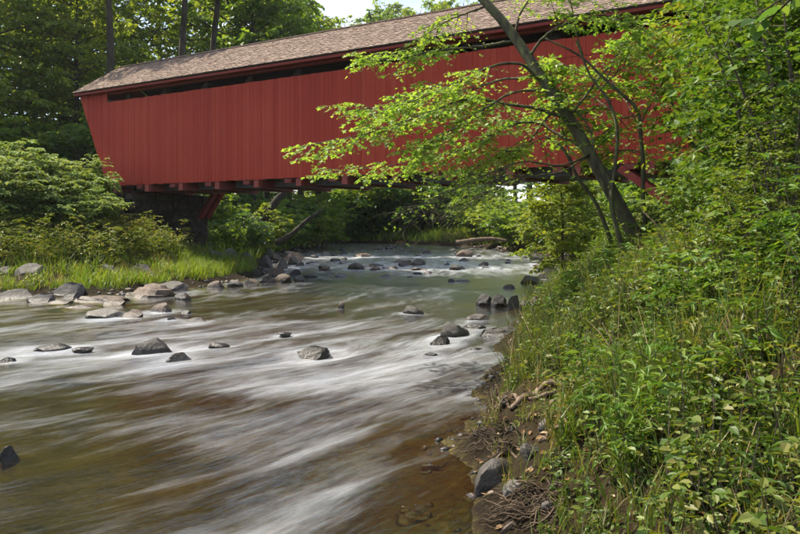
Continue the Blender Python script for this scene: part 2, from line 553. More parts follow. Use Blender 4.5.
def rock_mat(name, stops, rough=0.75, island=0.2):
    m, nt, out = new_mat(name)
    L = nt.links
    geo = N(nt, 'NewGeometry')
    oi = N(nt, 'ObjectInfo')
    n1 = N(nt, 'TexNoise', i_Scale=3.5, i_Detail=8.0, i_Roughness=0.62)
    n2 = N(nt, 'TexNoise', i_Scale=22.0, i_Detail=4.0, i_Roughness=0.7)
    L.new(geo.outputs['Position'], n1.inputs['Vector'])
    L.new(geo.outputs['Position'], n2.inputs['Vector'])
    a = N(nt, 'Math', operation='MULTIPLY_ADD')
    L.new(n2.outputs['Fac'], a.inputs[0])
    a.inputs[1].default_value = 0.35
    b0 = N(nt, 'Math', operation='MULTIPLY_ADD')
    L.new(n1.outputs['Fac'], b0.inputs[0])
    b0.inputs[1].default_value = 0.65
    c0 = N(nt, 'Math', operation='MULTIPLY_ADD')
    L.new(oi.outputs['Random'], c0.inputs[0])
    c0.inputs[1].default_value = island
    c0.inputs[2].default_value = -island / 2
    L.new(c0.outputs[0], b0.inputs[2])
    L.new(b0.outputs[0], a.inputs[2])
    rp = ramp(nt, stops)
    L.new(a.outputs[0], rp.inputs['Fac'])
    # wet stone: darker and glossier close to the water line
    sp = N(nt, 'SeparateXYZ')
    L.new(geo.outputs['Position'], sp.inputs[0])
    wz = N(nt, 'Math', operation='MULTIPLY_ADD')
    L.new(n1.outputs['Fac'], wz.inputs[0])
    wz.inputs[1].default_value = -0.10
    L.new(sp.outputs['Z'], wz.inputs[2])
    wet = N(nt, 'MapRange', interpolation_type='SMOOTHSTEP')
    wet.inputs['From Min'].default_value = 0.0
    wet.inputs['From Max'].default_value = 0.07
    wet.inputs['To Min'].default_value = 1.0
    wet.inputs['To Max'].default_value = 0.0
    L.new(wz.outputs[0], wet.inputs['Value'])
    mx = N(nt, 'MixRGB', blend_type='MULTIPLY')
    L.new(wet.outputs[0], mx.inputs['Fac'])
    L.new(rp.outputs['Color'], mx.inputs['Color1'])
    mx.inputs['Color2'].default_value = (0.42, 0.40, 0.36, 1)
    pb = N(nt, 'BsdfPrincipled')
    L.new(mx.outputs['Color'], pb.inputs['Base Color'])
    rr = N(nt, 'MapRange')
    rr.inputs['To Min'].default_value = rough
    rr.inputs['To Max'].default_value = 0.28
    L.new(wet.outputs[0], rr.inputs['Value'])
    L.new(rr.outputs[0], pb.inputs['Roughness'])
    bp = N(nt, 'Bump')
    bp.inputs['Strength'].default_value = 0.8
    bp.inputs['Distance'].default_value = 0.07
    L.new(a.outputs[0], bp.inputs['Height'])
    L.new(bp.outputs[0], pb.inputs['Normal'])
    L.new(pb.outputs[0], out.inputs['Surface'])
    return m


M['rock_grey'] = rock_mat('grey_rock', [(0.22, (0.028, 0.025, 0.021)), (0.5, (0.085, 0.076, 0.066)), (0.75, (0.21, 0.19, 0.165))])
M['rock_dark'] = rock_mat('dark_rock', [(0.22, (0.010, 0.009, 0.007)), (0.5, (0.027, 0.022, 0.017)), (0.75, (0.075, 0.06, 0.045))], rough=0.6)
M['rock_tan'] = rock_mat('tan_rock', [(0.22, (0.035, 0.024, 0.016)), (0.5, (0.11, 0.078, 0.055)), (0.75, (0.24, 0.18, 0.135))])

# ground: soil, litter and moss; sand and gravel below the water line
m, nt, out = new_mat('bank_soil')
L = nt.links
geo = N(nt, 'NewGeometry')
n1 = N(nt, 'TexNoise', i_Scale=0.9, i_Detail=8.0, i_Roughness=0.65)
n2 = N(nt, 'TexNoise', i_Scale=14.0, i_Detail=6.0, i_Roughness=0.7)
vor = N(nt, 'TexVoronoi', i_Scale=4.5)
for q in (n1, n2, vor):
    L.new(geo.outputs['Position'], q.inputs['Vector'])
soil = ramp(nt, [(0.32, (0.014, 0.009, 0.005)), (0.48, (0.042, 0.027, 0.014)), (0.58, (0.05, 0.042, 0.015)), (0.72, (0.12, 0.08, 0.045))])
mixf = N(nt, 'MixRGB')
mixf.inputs['Fac'].default_value = 0.5
L.new(n1.outputs['Fac'], mixf.inputs['Color1'])
L.new(n2.outputs['Fac'], mixf.inputs['Color2'])
L.new(mixf.outputs[0], soil.inputs['Fac'])
bed = ramp(nt, [(0.30, (0.028, 0.024, 0.010)), (0.48, (0.10, 0.084, 0.028)), (0.62, (0.19, 0.16, 0.052)), (0.8, (0.27, 0.235, 0.10))])
L.new(mixf.outputs[0], bed.inputs['Fac'])
cob = ramp(nt, [(0.0, (0.5, 0.48, 0.44)), (0.5, (0.9, 0.85, 0.75)), (1.0, (1.25, 1.2, 1.1))])
L.new(vor.outputs['Color'], cob.inputs['Fac'])
bedc = N(nt, 'MixRGB', blend_type='MULTIPLY')
bedc.inputs['Fac'].default_value = 0.7
L.new(bed.outputs[0], bedc.inputs['Color1'])
L.new(cob.outputs[0], bedc.inputs['Color2'])
sp = N(nt, 'SeparateXYZ')
L.new(geo.outputs['Position'], sp.inputs[0])
wz = N(nt, 'Math', operation='MULTIPLY_ADD')
L.new(n2.outputs['Fac'], wz.inputs[0])
wz.inputs[1].default_value = -0.16
L.new(sp.outputs['Z'], wz.inputs[2])
wet = N(nt, 'MapRange', interpolation_type='SMOOTHSTEP')
wet.inputs['From Min'].default_value = -0.16
wet.inputs['From Max'].default_value = -0.03
L.new(wz.outputs[0], wet.inputs['Value'])
fin = N(nt, 'MixRGB')
L.new(wet.outputs[0], fin.inputs['Fac'])
L.new(bedc.outputs[0], fin.inputs['Color1'])
L.new(soil.outputs[0], fin.inputs['Color2'])
pb = N(nt, 'BsdfPrincipled', i_Roughness=0.9)
pb.inputs['Specular IOR Level'].default_value = 0.12
mud = N(nt, 'MapRange', interpolation_type='SMOOTHSTEP')
mud.inputs['From Min'].default_value = 0.0
mud.inputs['From Max'].default_value = 0.45
mud.inputs['To Min'].default_value = 0.5
mud.inputs['To Max'].default_value = 1.0
L.new(wz.outputs[0], mud.inputs['Value'])
under = N(nt, 'MapRange')
under.inputs['From Min'].default_value = -0.10
under.inputs['From Max'].default_value = 0.02
under.inputs['To Min'].default_value = 1.0
under.inputs['To Max'].default_value = 0.0
L.new(wz.outputs[0], under.inputs['Value'])
mmx = N(nt, 'Math', operation='MAXIMUM')
L.new(mud.outputs[0], mmx.inputs[0])
L.new(under.outputs[0], mmx.inputs[1])
wetc = N(nt, 'MixRGB', blend_type='MULTIPLY')
wetc.inputs['Fac'].default_value = 1.0
L.new(fin.outputs[0], wetc.inputs['Color1'])
L.new(mmx.outputs[0], wetc.inputs['Color2'])
L.new(wetc.outputs[0], pb.inputs['Base Color'])
bp = N(nt, 'Bump')
bp.inputs['Strength'].default_value = 0.8
bp.inputs['Distance'].default_value = 0.12
L.new(n2.outputs['Fac'], bp.inputs['Height'])
L.new(bp.outputs[0], pb.inputs['Normal'])
L.new(pb.outputs[0], out.inputs['Surface'])
M['soil'] = m

# water: clear brown stream with stretched white foam, partly painted sheen (attributes flow, foam on the mesh)
m, nt, out = new_mat('stream_water')
L = nt.links
fl = N(nt, 'Attribute', attribute_name='flow')
fo = N(nt, 'Attribute', attribute_name='foam')


def flow_noise(sx, sy, scale, detail=4.0, seed=0.0):
    mp = N(nt, 'Mapping')
    mp.inputs['Scale'].default_value = (sx, sy, 1)
    mp.inputs['Location'].default_value = (seed, seed * 1.7, seed)
    L.new(fl.outputs['Vector'], mp.inputs['Vector'])
    nz = N(nt, 'TexNoise', i_Scale=scale, i_Detail=detail, i_Roughness=0.6)
    L.new(mp.outputs[0], nz.inputs['Vector'])
    return nz.outputs['Fac']


def math_(op, a, b=None, c=None):
    n = N(nt, 'Math', operation=op)
    for i, x in enumerate((a, b, c)):
        if x is None:
            continue
        if isinstance(x, (int, float)):
            n.inputs[i].default_value = x
        else:
            L.new(x, n.inputs[i])
    return n.outputs[0]


s1 = flow_noise(0.42, 1.5, 1.0, 5.0, 3.0)
s2 = flow_noise(1.0, 4.6, 1.0, 4.0, 9.0)
s3 = flow_noise(3.5, 16.0, 1.0, 3.0, 5.0)
s4 = flow_noise(0.12, 0.55, 1.0, 3.0, 21.0)
streak = math_('MULTIPLY_ADD', s1, 0.40, math_('MULTIPLY_ADD', s2, 0.21, math_('MULTIPLY_ADD', s3, 0.12, math_('MULTIPLY', s4, 0.27))))
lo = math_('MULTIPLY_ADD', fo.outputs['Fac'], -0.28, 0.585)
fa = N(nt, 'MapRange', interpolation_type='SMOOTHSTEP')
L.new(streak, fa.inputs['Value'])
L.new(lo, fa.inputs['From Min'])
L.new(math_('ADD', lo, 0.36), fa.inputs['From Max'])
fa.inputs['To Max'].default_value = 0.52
foam_sheen = fa.outputs[0]
hgt = math_('MULTIPLY_ADD', s2, 0.7, math_('MULTIPLY', s3, 0.5))
bp = N(nt, 'Bump')
bst = N(nt, 'MapRange')
bst.inputs['To Min'].default_value = 0.12
bst.inputs['To Max'].default_value = 0.9
L.new(fo.outputs['Fac'], bst.inputs['Value'])
L.new(bst.outputs[0], bp.inputs['Strength'])
bp.inputs['Distance'].default_value = 0.05
L.new(hgt, bp.inputs['Height'])
tr = N(nt, 'BsdfTransparent')
tr.inputs['Color'].default_value = (0.54, 0.50, 0.26, 1)
gl = N(nt, 'BsdfGlossy')
gl.inputs['Roughness'].default_value = 0.16
gl.inputs['Color'].default_value = (1, 1, 1, 1)
L.new(bp.outputs[0], gl.inputs['Normal'])
fr = N(nt, 'Fresnel', i_IOR=1.33)
L.new(bp.outputs[0], fr.inputs['Normal'])
mw = N(nt, 'MixShader')
L.new(fr.outputs[0], mw.inputs['Fac'])
L.new(tr.outputs[0], mw.inputs[1])
L.new(gl.outputs[0], mw.inputs[2])
df = N(nt, 'BsdfDiffuse')
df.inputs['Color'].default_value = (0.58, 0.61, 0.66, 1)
L.new(bp.outputs[0], df.inputs['Normal'])
mf = N(nt, 'MixShader')
L.new(foam_sheen, mf.inputs['Fac'])
L.new(mw.outputs[0], mf.inputs[1])
L.new(df.outputs[0], mf.inputs[2])
L.new(mf.outputs[0], out.inputs['Surface'])
M['water'] = m

# ------------------------------------------------------------------ the lie of the land
RIGHT_BANK = np.array([(0.9, -30), (0.4, -5), (0.28, 0), (0.42, 3), (0.52, 5.2), (0.5, 7.4), (1.05, 9.4), (1.6, 12.8), (2.3, 16), (3.3, 20),
                       (5.2, 27), (7.2, 34), (8.0, 43), (8.8, 58), (6.5, 72), (0, 84), (-12, 93), (-45, 104)], float)
LEFT_BANK = np.array([(-48, 93), (-17, 83), (-9, 74), (-7.5, 64), (-7.2, 45), (-5.4, 33), (-5.6, 29.5), (-6.9, 25.2), (-8.3, 22.6), (-11, 21.5),
                      (-16, 20.4), (-24, 17), (-34, 10), (-48, -30)], float)
POLY = np.vstack([RIGHT_BANK, LEFT_BANK])
CENTRE = catmull(np.array([(-46, 98), (-15, 89), (-4, 80), (0.2, 70), (0.7, 58), (0.4, 45), (0.0, 34), (-0.9, 26), (-2.9, 18.8), (-6.6, 12.6), (-11.6, 7.4), (-18, 2.5), (-27, -4), (-38, -14)], float), 700)
_seg = np.linalg.norm(np.diff(CENTRE, axis=0), axis=1)
_S = np.concatenate([[0], np.cumsum(_seg)])
_T = norm(np.gradient(CENTRE, axis=0))


def flow_coords(x, y):
    x, y = np.ravel(x), np.ravel(y)
    s = np.empty(len(x))
    n = np.empty(len(x))
    for a in range(0, len(x), 20000):
        b = slice(a, a + 20000)
        d2 = (x[b, None] - CENTRE[None, :, 0]) ** 2 + (y[b, None] - CENTRE[None, :, 1]) ** 2
        i = np.argmin(d2, 1)
        dx, dy = x[b] - CENTRE[i, 0], y[b] - CENTRE[i, 1]
        s[b] = _S[i] + dx * _T[i, 0] + dy * _T[i, 1]
        n[b] = dx * _T[i, 1] - dy * _T[i, 0]      # > 0 on the left bank of the picture
    return s, n


def bank_distance(x, y):
    """signed distance to the water's edge, negative over the river"""
    x, y = np.ravel(x), np.ravel(y)
    A = POLY
    B = np.roll(POLY, -1, axis=0)
    best = np.full(len(x), 1e9)
    inside = np.zeros(len(x), bool)
    for (ax, ay), (bx, by) in zip(A, B):
        ex, ey = bx - ax, by - ay
        t = np.clip(((x - ax) * ex + (y - ay) * ey) / (ex * ex + ey * ey), 0, 1)
        best = np.minimum(best, (x - ax - t * ex) ** 2 + (y - ay - t * ey) ** 2)
        c = ((ay > y) != (by > y))
        with np.errstate(divide='ignore', invalid='ignore'):
            c &= x < (bx - ax) * (y - ay) / (by - ay) + ax
        inside ^= c
    d = np.sqrt(best)
    return np.where(inside, -d, d)


def side_x(y):
    return np.interp(y, CENTRE[::-1, 1], np.where(CENTRE[::-1, 1] > 75, -3.0, CENTRE[::-1, 0]))


U2 = np.array([0.8270, -0.5622])          # bridge axis, left end to right end
N2 = np.array([0.5622, 0.8270])           # across the bridge, away from the camera
B0 = np.array([-12.56, 34.3])             # near left bottom corner of the siding


def ground_h(x, y):
    shp = np.shape(x)
    x, y = np.ravel(np.asarray(x, float)), np.ravel(np.asarray(y, float))
    p = np.stack([x, y, np.zeros_like(x)], -1)
    d = bank_distance(x, y) + (fbm(p * 1.1, 3) - 0.5) * 0.7 + (fbm(p * 4.2 + 70, 2) - 0.5) * 0.28
    right = x > side_x(y)
    hr = np.interp(d, [-9, -3, -1.2, 0, 0.35, 1.1, 2.3, 4.5, 9, 30, 90], [-0.55, -0.42, -0.22, 0, 0.16, 0.75, 1.7, 2.15, 2.7, 8, 22])
    hr_far = np.interp(d, [-9, -3, -1.2, 0, 0.5, 2, 4, 7, 12, 30, 90], [-0.5, -0.4, -0.2, 0, 0.15, 0.55, 1.2, 2.2, 3.2, 7, 22])
    k = smooth(15, 24, y)
    hr = hr * (1 - k) + hr_far * k
    hl = np.interp(d, [-9, -3, -1.2, 0, 0.6, 1.5, 3, 5, 8, 12, 20, 45, 100], [-0.55, -0.4, -0.2, 0, 0.16, 0.32, 0.75, 1.4, 2.2, 3.2, 4.2, 8, 14])
    h = np.where(right, hr, hl)
    # keep the far valley low where the sky shows between the two woods
    far = smooth(45, 70, y)
    low = np.minimum(h, 3.0 + 0.03 * np.maximum(y - 45, 0))
    ang = x / np.maximum(y, 1)
    gap = smooth(-0.20, -0.12, ang)
    h = h * (1 - far * gap) + np.where(h > 0, low, h) * far * gap
    amp = np.clip(np.abs(d) * 0.25, 0.05, 0.45)
    h = h + (fbm(p * 0.55 + 40, 4) - 0.5) * amp + (fbm(p * 2.7 + 9, 3) - 0.5) * 0.10 + np.where(right & (y < 17), (fbm(p * 3.6 + 50, 3) - 0.5) * 0.26 * smooth(0.0, 0.4, d), 0.0)
    # roads' embankments behind both bridge ends
    for t0, sgn in ((-3.0, -1.0), (28.6, 1.0)):
        q = (x - B0[0]) * U2[0] + (y - B0[1]) * U2[1]
        w = (x - B0[0]) * N2[0] + (y - B0[1]) * N2[1]
        e = np.clip((q - t0) * sgn, -4, 40)
        em = smooth(-4.0, 1.0, e) * (1 - smooth(2.6, 5.5, np.abs(w - 2.0)))
        h = np.where(e > -4, np.maximum(h, h * (1 - em) + 3.7 * em), h)
    return h.reshape(shp)


def img(px, py, depth):
    """place at a given distance from the camera along a direction of the photograph"""
    return np.array([(px - 400.0) / F * depth, depth, EYE + (HORIZON - py) / F * depth])


def ground_at(px, py, near=2.5, far=120.0):
    """where the line of sight through (px, py) meets the ground or the water"""
    dd = np.geomspace(near, far, 500)
    X = (px - 400.0) / F * dd
    Zr = EYE + (HORIZON - py) / F * dd
    G = np.maximum(ground_h(X, dd), 0.0)
    i = int(np.argmax(Zr <= G)) if np.any(Zr <= G) else len(dd) - 1
    return np.array([X[i], dd[i], G[i]])


# ground sheet
gx = np.concatenate([-np.geomspace(420, 30, 26)[:-1], np.arange(-30, -9, 0.45), np.arange(-9, 7, 0.16), np.arange(7, 22, 0.45), np.geomspace(22, 420, 28)])
gy = np.concatenate([np.linspace(-60, -4, 20)[:-1], np.arange(-4, 16, 0.16), np.arange(16, 48, 0.35), np.geomspace(48, 700, 70)])
GX, GY = np.meshgrid(gx, gy)
GH = ground_h(GX, GY)
nx, ny = len(gx), len(gy)
i = (np.arange(ny - 1)[:, None] * nx + np.arange(nx - 1)[None]).ravel()
g = Geo().add(np.stack([GX, GY, GH], -1), np.stack([i, i + 1, i + nx + 1, i + nx], -1))
ground = tag(link('ground', g.mesh('ground', M['soil'], True)), 'brown stony stream bed and earthen banks under the plants', kind='structure')

# ------------------------------------------------------------------ rocks: shapes first, they shape the water
def rock_mesh(seed, mat, flat=False, round_=False):
    bm = bmesh.new()
    bmesh.ops.create_icosphere(bm, subdivisions=4, radius=1.0)
    V = np.array([v.co[:] for v in bm.verts])
    r = rng_(seed)
    for _ in range(5 if round_ else 11):
        nn = norm(r.normal(size=3))
        dd = r.uniform(0.72, 0.9) if round_ else r.uniform(0.42, 0.78)
        e = np.maximum(V @ nn - dd, 0)
        V = V - e[:, None] * nn
    if flat:
        for zz in (0.25, 0.6):
            V[:, 2] = np.where(np.abs(V[:, 2] - zz) < 0.16, zz + (V[:, 2] - zz) * 0.2, V[:, 2])
        V[:, :2] *= (1 - 0.16 * np.floor((V[:, 2] + 1) * 3.2) / 3.2 * 0.5)[:, None]
    V = V * (1 + (fbm(V * 1.7 + seed * 3.1, 3) - 0.5)[:, None] * (0.16 if round_ else 0.22))
    V = V + (fbm(V * 6 + seed, 3) - 0.5)[:, None] * V * (0.05 if round_ else 0.12)
    V = V / np.abs(V).max(axis=0)
    for v, c in zip(bm.verts, V):
        v.co = c
    me = bpy.data.meshes.new('rock')
    bm.to_mesh(me)
    bm.free()
    me.polygons.foreach_set('use_smooth', np.ones(len(me.polygons), bool))
    try:
        me.set_sharp_from_angle(angle=math.radians(26))
    except Exception:
        pass
    me.materials.append(M[mat])
    return me


ROCKS = {}
for kmat in ('rock_grey', 'rock_dark', 'rock_tan'):
    ROCKS[kmat] = [rock_mesh(11 * j + len(kmat) + 3, kmat) for j in range(6)]
    ROCKS[kmat + '_flat'] = [rock_mesh(7 * j + 91, kmat, flat=True) for j in range(3)]
    ROCKS[kmat + '_round'] = [rock_mesh(5 * j + 55, kmat, round_=True) for j in range(3)]
WAKES = []
rr = random.Random(5)


def rock(px, py, w, h, label, kind='rock_grey', group=None, name='rock', sink=0.35, rot=None, deep=0.8, foam=1.0, at=None, wm=None, hm=None):
    """a rock whose foot shows at (px, py) and which is w wide and h high in the photograph"""
    p = ground_at(px, py) if at is None else np.array(at, float)
    if wm is None:
        wm, hm = w / F * p[1], h / F * p[1]
    me = rr.choice(ROCKS[kind])
    a, c = wm / 2 * 1.05, hm / (1.0 - sink) / 2 * 1.0
    c = hm * (0.8 + sink)
    o = link(name, me, None, (p[0], p[1] + a * deep * 0.6, p[2] + hm - c), 0, (a, a * deep, c))
    o.rotation_euler = (rr.uniform(-0.06, 0.06), rr.uniform(-0.08, 0.08), rr.uniform(-0.5, 0.5) if rot is None else rot)
    tag(o, label, 'rock', group)
    if p[2] < 0.06 and foam > 0:
        WAKES.append((p[0], p[1] + a * deep * 0.6, a, foam))
    return o


# rocks standing in the rapids
rock(148, 354, 47, 15, 'dark humped boulder, the largest in the left half of the rapids', 'rock_dark', deep=0.7)
rock(178, 363, 30, 9, 'small pointed dark rock just downstream of the large humped boulder', 'rock_dark')
rock(316, 357, 46, 10, 'low wide dark rock awash in the middle of the rapids', 'rock_dark')
rock(452, 338, 34, 16, 'pale sloping rock above a darker one beside the near bank', 'rock_grey', foam=0.6)
rock(442, 347, 29, 10, 'dark low rock touching the foot of the pale sloping rock', 'rock_dark', foam=0.8)
rock(411, 315, 25, 9, 'pale grey wedge of rock alone in midstream', 'rock_grey')
rock(46, 351, 44, 6, 'low dark rock awash near the left edge of the stream', 'rock_dark')
rock(82, 352, 22, 5, 'little dark rock awash beside a longer one at the left', 'rock_dark')
rock(6, 364, 24, 6, 'dark stone awash at the very left edge of the water', 'rock_dark')
rock(7, 462, 20, 13, 'dark rock cut off by the left edge in the foreground water', 'rock_dark', foam=0.3)
rock(160, 313, 27, 11, 'brown blocky rock off the left shore, beyond the humped boulder', 'rock_tan')
rock(104, 319, 44, 8, 'low flat grey rock just off the left shore', 'rock_grey', foam=0.5)
rock(131, 318, 22, 8, 'small tan rock beside the low flat rock off the left shore', 'rock_tan', foam=0.5)
rock(196, 323, 22, 5, 'thin dark rock awash in the white water left of midstream', 'rock_dark')
rock(186, 316, 12, 5, 'tiny dark stone behind the thin dark rock in white water', 'rock_dark')
rock(171, 322, 14, 4, 'tiny wet stone between the brown blocky rock and the humped boulder', 'rock_dark')
rock(342, 309, 8, 7, 'small reddish pointed stone poking up in midstream', 'rock_tan', foam=0.4)
rock(216, 348, 24, 5, 'dark stone awash to the right of the large humped boulder', 'rock_dark')
rock(285, 335, 16, 3, 'dark sliver of rock nearly drowned upstream of the low wide rock', 'rock_dark')
rock(478, 352, 16, 4, 'dark flat stone off the grassy bank below the two paired rocks', 'rock_dark', foam=0.4)
rock(432, 358, 16, 4, 'drowned dark stone with foam below the paired rocks', 'rock_dark')
rock(505, 335, 50, 7, 'long dark ledge of rock at the foot of the grassy bank', 'rock_dark_flat', foam=0.2)
rock(478, 330, 30, 5, 'dark flat rock at the outer end of the long ledge', 'rock_dark_flat', foam=0.5)
rock(480, 320, 26, 5, 'foamy low rock upstream of the long dark ledge', 'rock_grey', foam=0.9)
# dark line of rocks reaching out from the right bank
for q, (x, y, w, h) in enumerate([(486, 306, 18, 11), (501, 307, 20, 12), (515, 308, 16, 12), (528, 309, 16, 10), (540, 311, 20, 15), (552, 309, 18, 14)]):
    rock(x, y, w, h, ['outermost dark rock of the row reaching out from the right bank', 'second dark rock from the water end of the bank row',
                      'third dark rock from the water end of the bank row', 'fourth dark rock from the water end of the bank row',
                      'large blocky dark rock in the bank row near the plants', 'innermost dark rock of the row at the foot of the plants'][q], 'rock_dark', 'dark rocks in a row off the right bank', foam=0.15)
rock(569, 270, 26, 20, 'rounded grey boulder on the right bank beyond the row of dark rocks', 'rock_grey_round')
rock(552, 279, 30, 12, 'grey slab at the foot of the rounded boulder on the right bank', 'rock_grey')
rock(530, 284, 26, 8, 'pale slab in shallow water before the rounded boulder', 'rock_grey', foam=0.2)
rock(536, 296, 22, 6, 'tan stone above the row of dark rocks on the right bank', 'rock_tan', foam=0.1)
rock(510, 289, 14, 5, 'small tan stone in the green slack water off the right bank', 'rock_tan', foam=0.2)
# left shore
rock(14, 300, 42, 10, 'dark grey rock at the far left of the shore', 'rock_dark', foam=0.1)
rock(40, 302, 38, 8, 'grey slanted rock second from the left end of the shore', 'rock_grey', foam=0.1)
rock(69, 296, 44, 13, 'round topped grey rock backed by grass on the left shore', 'rock_grey', foam=0.1)
rock(55, 304, 30, 6, 'low brown rock in front of the round topped grey rock', 'rock_tan', foam=0.1)
rock(146, 297, 70, 13, 'big layered tan slab, the largest on the left shore', 'rock_tan_flat', rot=0.1, foam=0.1)
rock(100, 302, 70, 6, 'long flat tan slab lying left of the big layered slab', 'rock_tan_flat', rot=0.0, foam=0.1)
rock(172, 291, 36, 9, 'grey-brown rock behind the right end of the big layered slab', 'rock_grey', foam=0.1)
rock(80, 309, 42, 6, 'tan rock at the water line below the long flat slab', 'rock_tan', foam=0.3)
rock(112, 306, 24, 8, 'pale stone at the water line below the long flat slab', 'rock_tan', foam=0.3)
rock(182, 300, 22, 7, 'dark stone at the water line right of the big layered slab', 'rock_dark', foam=0.3)
rock(30, 278, 34, 12, 'pale blue-grey boulder lying in the grass at the far left', 'rock_grey')
rock(5, 277, 18, 10, 'mossy stone beside the pale boulder in the grass', 'rock_dark')
rock(103, 276, 26, 9, 'grey stone half buried in grass above the shore', 'rock_grey')
rock(140, 277, 32, 12, 'whitish stone in the grass above the big layered slab', 'rock_grey')
for q, (x, y, w, h) in enumerate([(215, 288, 18, 8), (232, 287, 20, 7), (250, 285, 22, 9), (268, 283, 18, 8), (284, 282, 20, 8), (300, 281, 14, 6), (276, 277, 22, 9), (296, 276, 16, 6)]):
    rock(x, y, w, h, 'brown or grey stone along the tip of the grassy left shore', ['rock_tan', 'rock_grey', 'rock_tan', 'rock_dark'][q % 4], 'stones along the tip of the left shore', foam=0.15)
# riprap at the foot of the left abutment
for q, (x, y, w, h) in enumerate([(206, 252, 18, 12), (221, 250, 18, 11), (236, 252, 18, 12), (251, 254, 24, 14), (268, 257, 18, 10), (213, 259, 20, 11),
                                  (229, 261, 20, 12), (246, 265, 24, 13), (264, 268, 24, 13), (281, 270, 20, 11), (238, 247, 14, 9), (258, 246, 16, 8),
                                  (274, 262, 16, 9), (290, 265, 16, 9), (200, 245, 14, 9), (285, 258, 14, 7)]):
    rock(x, y, w, h, 'angular riprap boulder heaped at the foot of the left stone abutment', ['rock_grey', 'rock_grey', 'rock_dark'][q % 3], 'riprap at the left abutment', foam=0.1, sink=0.45)
# boulders of the riffle below the bridge
rock(292, 262, 24, 10, 'pale brown boulder standing tall at the back of the riffle', 'rock_tan')
rock(271, 274, 26, 6, 'dark boulder at the left of the riffle', 'rock_dark')
rock(356, 270, 18, 7, 'dark rounded rock left of centre in the riffle', 'rock_dark_round')
rock(363, 257, 22, 9, 'pinkish tan boulder standing highest in the middle of the riffle', 'rock_tan')
rock(400, 263, 24, 7, 'low brown rocks edge right of the pinkish boulder in the riffle', 'rock_tan')
rock(420, 267, 16, 8, 'dark brown boulder near the centre of the riffle', 'rock_dark')
rock(466, 257, 20, 7, 'brown flat boulder far back right of centre in the riffle', 'rock_tan')
rock(541, 262, 20, 10, 'dark angular boulder at the right end of the riffle', 'rock_grey')
r5 = random.Random(21)
for q in range(135):
    x = r5.uniform(255, 575)
    y = r5.choice([r5.uniform(247, 256), r5.uniform(252, 270), r5.uniform(262, 282)])
    if y > 272 and x > 470:
        continue
    w = r5.uniform(5, 15) * (0.5 + (y - 240) / 50)
    rock(x, y, w, w * r5.uniform(0.16, 0.34), None, r5.choice(['rock_dark', 'rock_dark', 'rock_grey', 'rock_tan']),
         'small stones of the riffle', name='stone', foam=0.8)
# foreground right
rock(497, 486, 46, 24, 'smooth dark rounded rock at the edge of the near bank', 'rock_dark_round', rot=0.3, foam=0, deep=0.7)
rock(470, 500, 40, 5, 'pale flat slab just under the water before the smooth dark rock', 'rock_tan_flat', foam=0, sink=2.5)
rock(432, 466, 24, 4, 'flat wet stone barely breaking the shallow water near the roots', 'rock_grey_flat', foam=0.0, sink=3.0)
rock(418, 512, 44, 4, 'flat stone awash in the shallows at the bottom of the picture', 'rock_grey_flat', foam=0.0, sink=3.0)
rock(548, 430, 16, 12, 'small grey stone among the roots on the near bank', 'rock_grey')
rock(532, 462, 22, 12, 'dark stone in the mud above the smooth rock', 'rock_dark')
rock(516, 500, 24, 12, 'grey stone in the bank beside the smooth dark rock', 'rock_grey')
rock(512, 530, 26, 10, 'tan stone under the lowest root mat at the bottom', 'rock_tan')

# ------------------------------------------------------------------ water
wx = np.concatenate([np.arange(-60, -18, 1.0), np.arange(-18, 10.4, 0.11)])
wy = np.concatenate([np.arange(-28, 1, 1.0), np.arange(1, 24, 0.085), np.arange(24, 60, 0.22), np.geomspace(60, 106, 40)])
WX, WY = np.meshgrid(wx, wy)
fs, fn = flow_coords(WX, WY)
wxr, wyr = WX.ravel(), WY.ravel()
foam = np.zeros(len(wxr))


def blob(cx, cy, rx, ry, a):
    return a * np.exp(-((wxr - cx) / rx) ** 2 - ((wyr - cy) / ry) ** 2)


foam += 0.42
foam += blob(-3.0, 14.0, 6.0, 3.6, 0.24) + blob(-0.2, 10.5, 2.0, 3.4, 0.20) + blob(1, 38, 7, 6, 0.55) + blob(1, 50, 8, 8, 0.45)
foam += blob(-6, 10.5, 3, 2.5, 0.15) + blob(-1.0, 6.6, 1.5, 2.2, 0.22)  # last blob paints the near water's silver sheen as extra foam
foam -= blob(1.2, 28.0, 5.5, 2.4, 0.26) + blob(2.6, 19.5, 1.3, 3.6, 0.5) + blob(-8.5, 20.0, 5, 1.4, 0.38) + blob(-3.2, 6.4, 1.8, 1.0, 0.36) + blob(-2.4, 9.0, 1.6, 0.5, 0.34) + blob(-6.5, 11.0, 1.6, 0.5, 0.25) + blob(0.4, 6.2, 0.7, 2.4, 0.40)
foam -= blob(-1.0, 17.5, 2.0, 0.8, 0.18)
for (x0, y0, a, k) in WAKES:
    (s0,), (n0,) = flow_coords([x0], [y0])
    ds = fs - s0
    dn = fn - n0
    wid = a * (0.9 + 0.18 * np.clip(ds, 0, 20) / max(a, 0.2))
    wake = np.exp(-(dn / np.maximum(wid, 0.06)) ** 2) * np.exp(-np.clip(ds, 0, None) / (2.2 * a + 0.5)) * (ds > -a * 0.4)
    ring = np.exp(-((np.hypot(ds, dn) - a * 1.05) / (0.45 * a + 0.03)) ** 2)
    foam += k * (0.42 * wake + 0.30 * ring)
foam = np.clip(foam, 0, 1.05)
fl3 = np.stack([fs, fn, np.zeros_like(fs)], -1)
for (x0, y0, a, k) in WAKES:                       # streamlines part around the stones
    (s0,), (n0,) = flow_coords([x0], [y0])
    ds, dn = fs - s0, fn - n0
    r2 = np.maximum(ds * ds + dn * dn, a * a)
    fl_shift = dn * (a * a) / r2
    fl3[:, 1] -= fl_shift * 0.7
pw = np.stack([wxr, wyr, np.zeros_like(wxr)], -1)
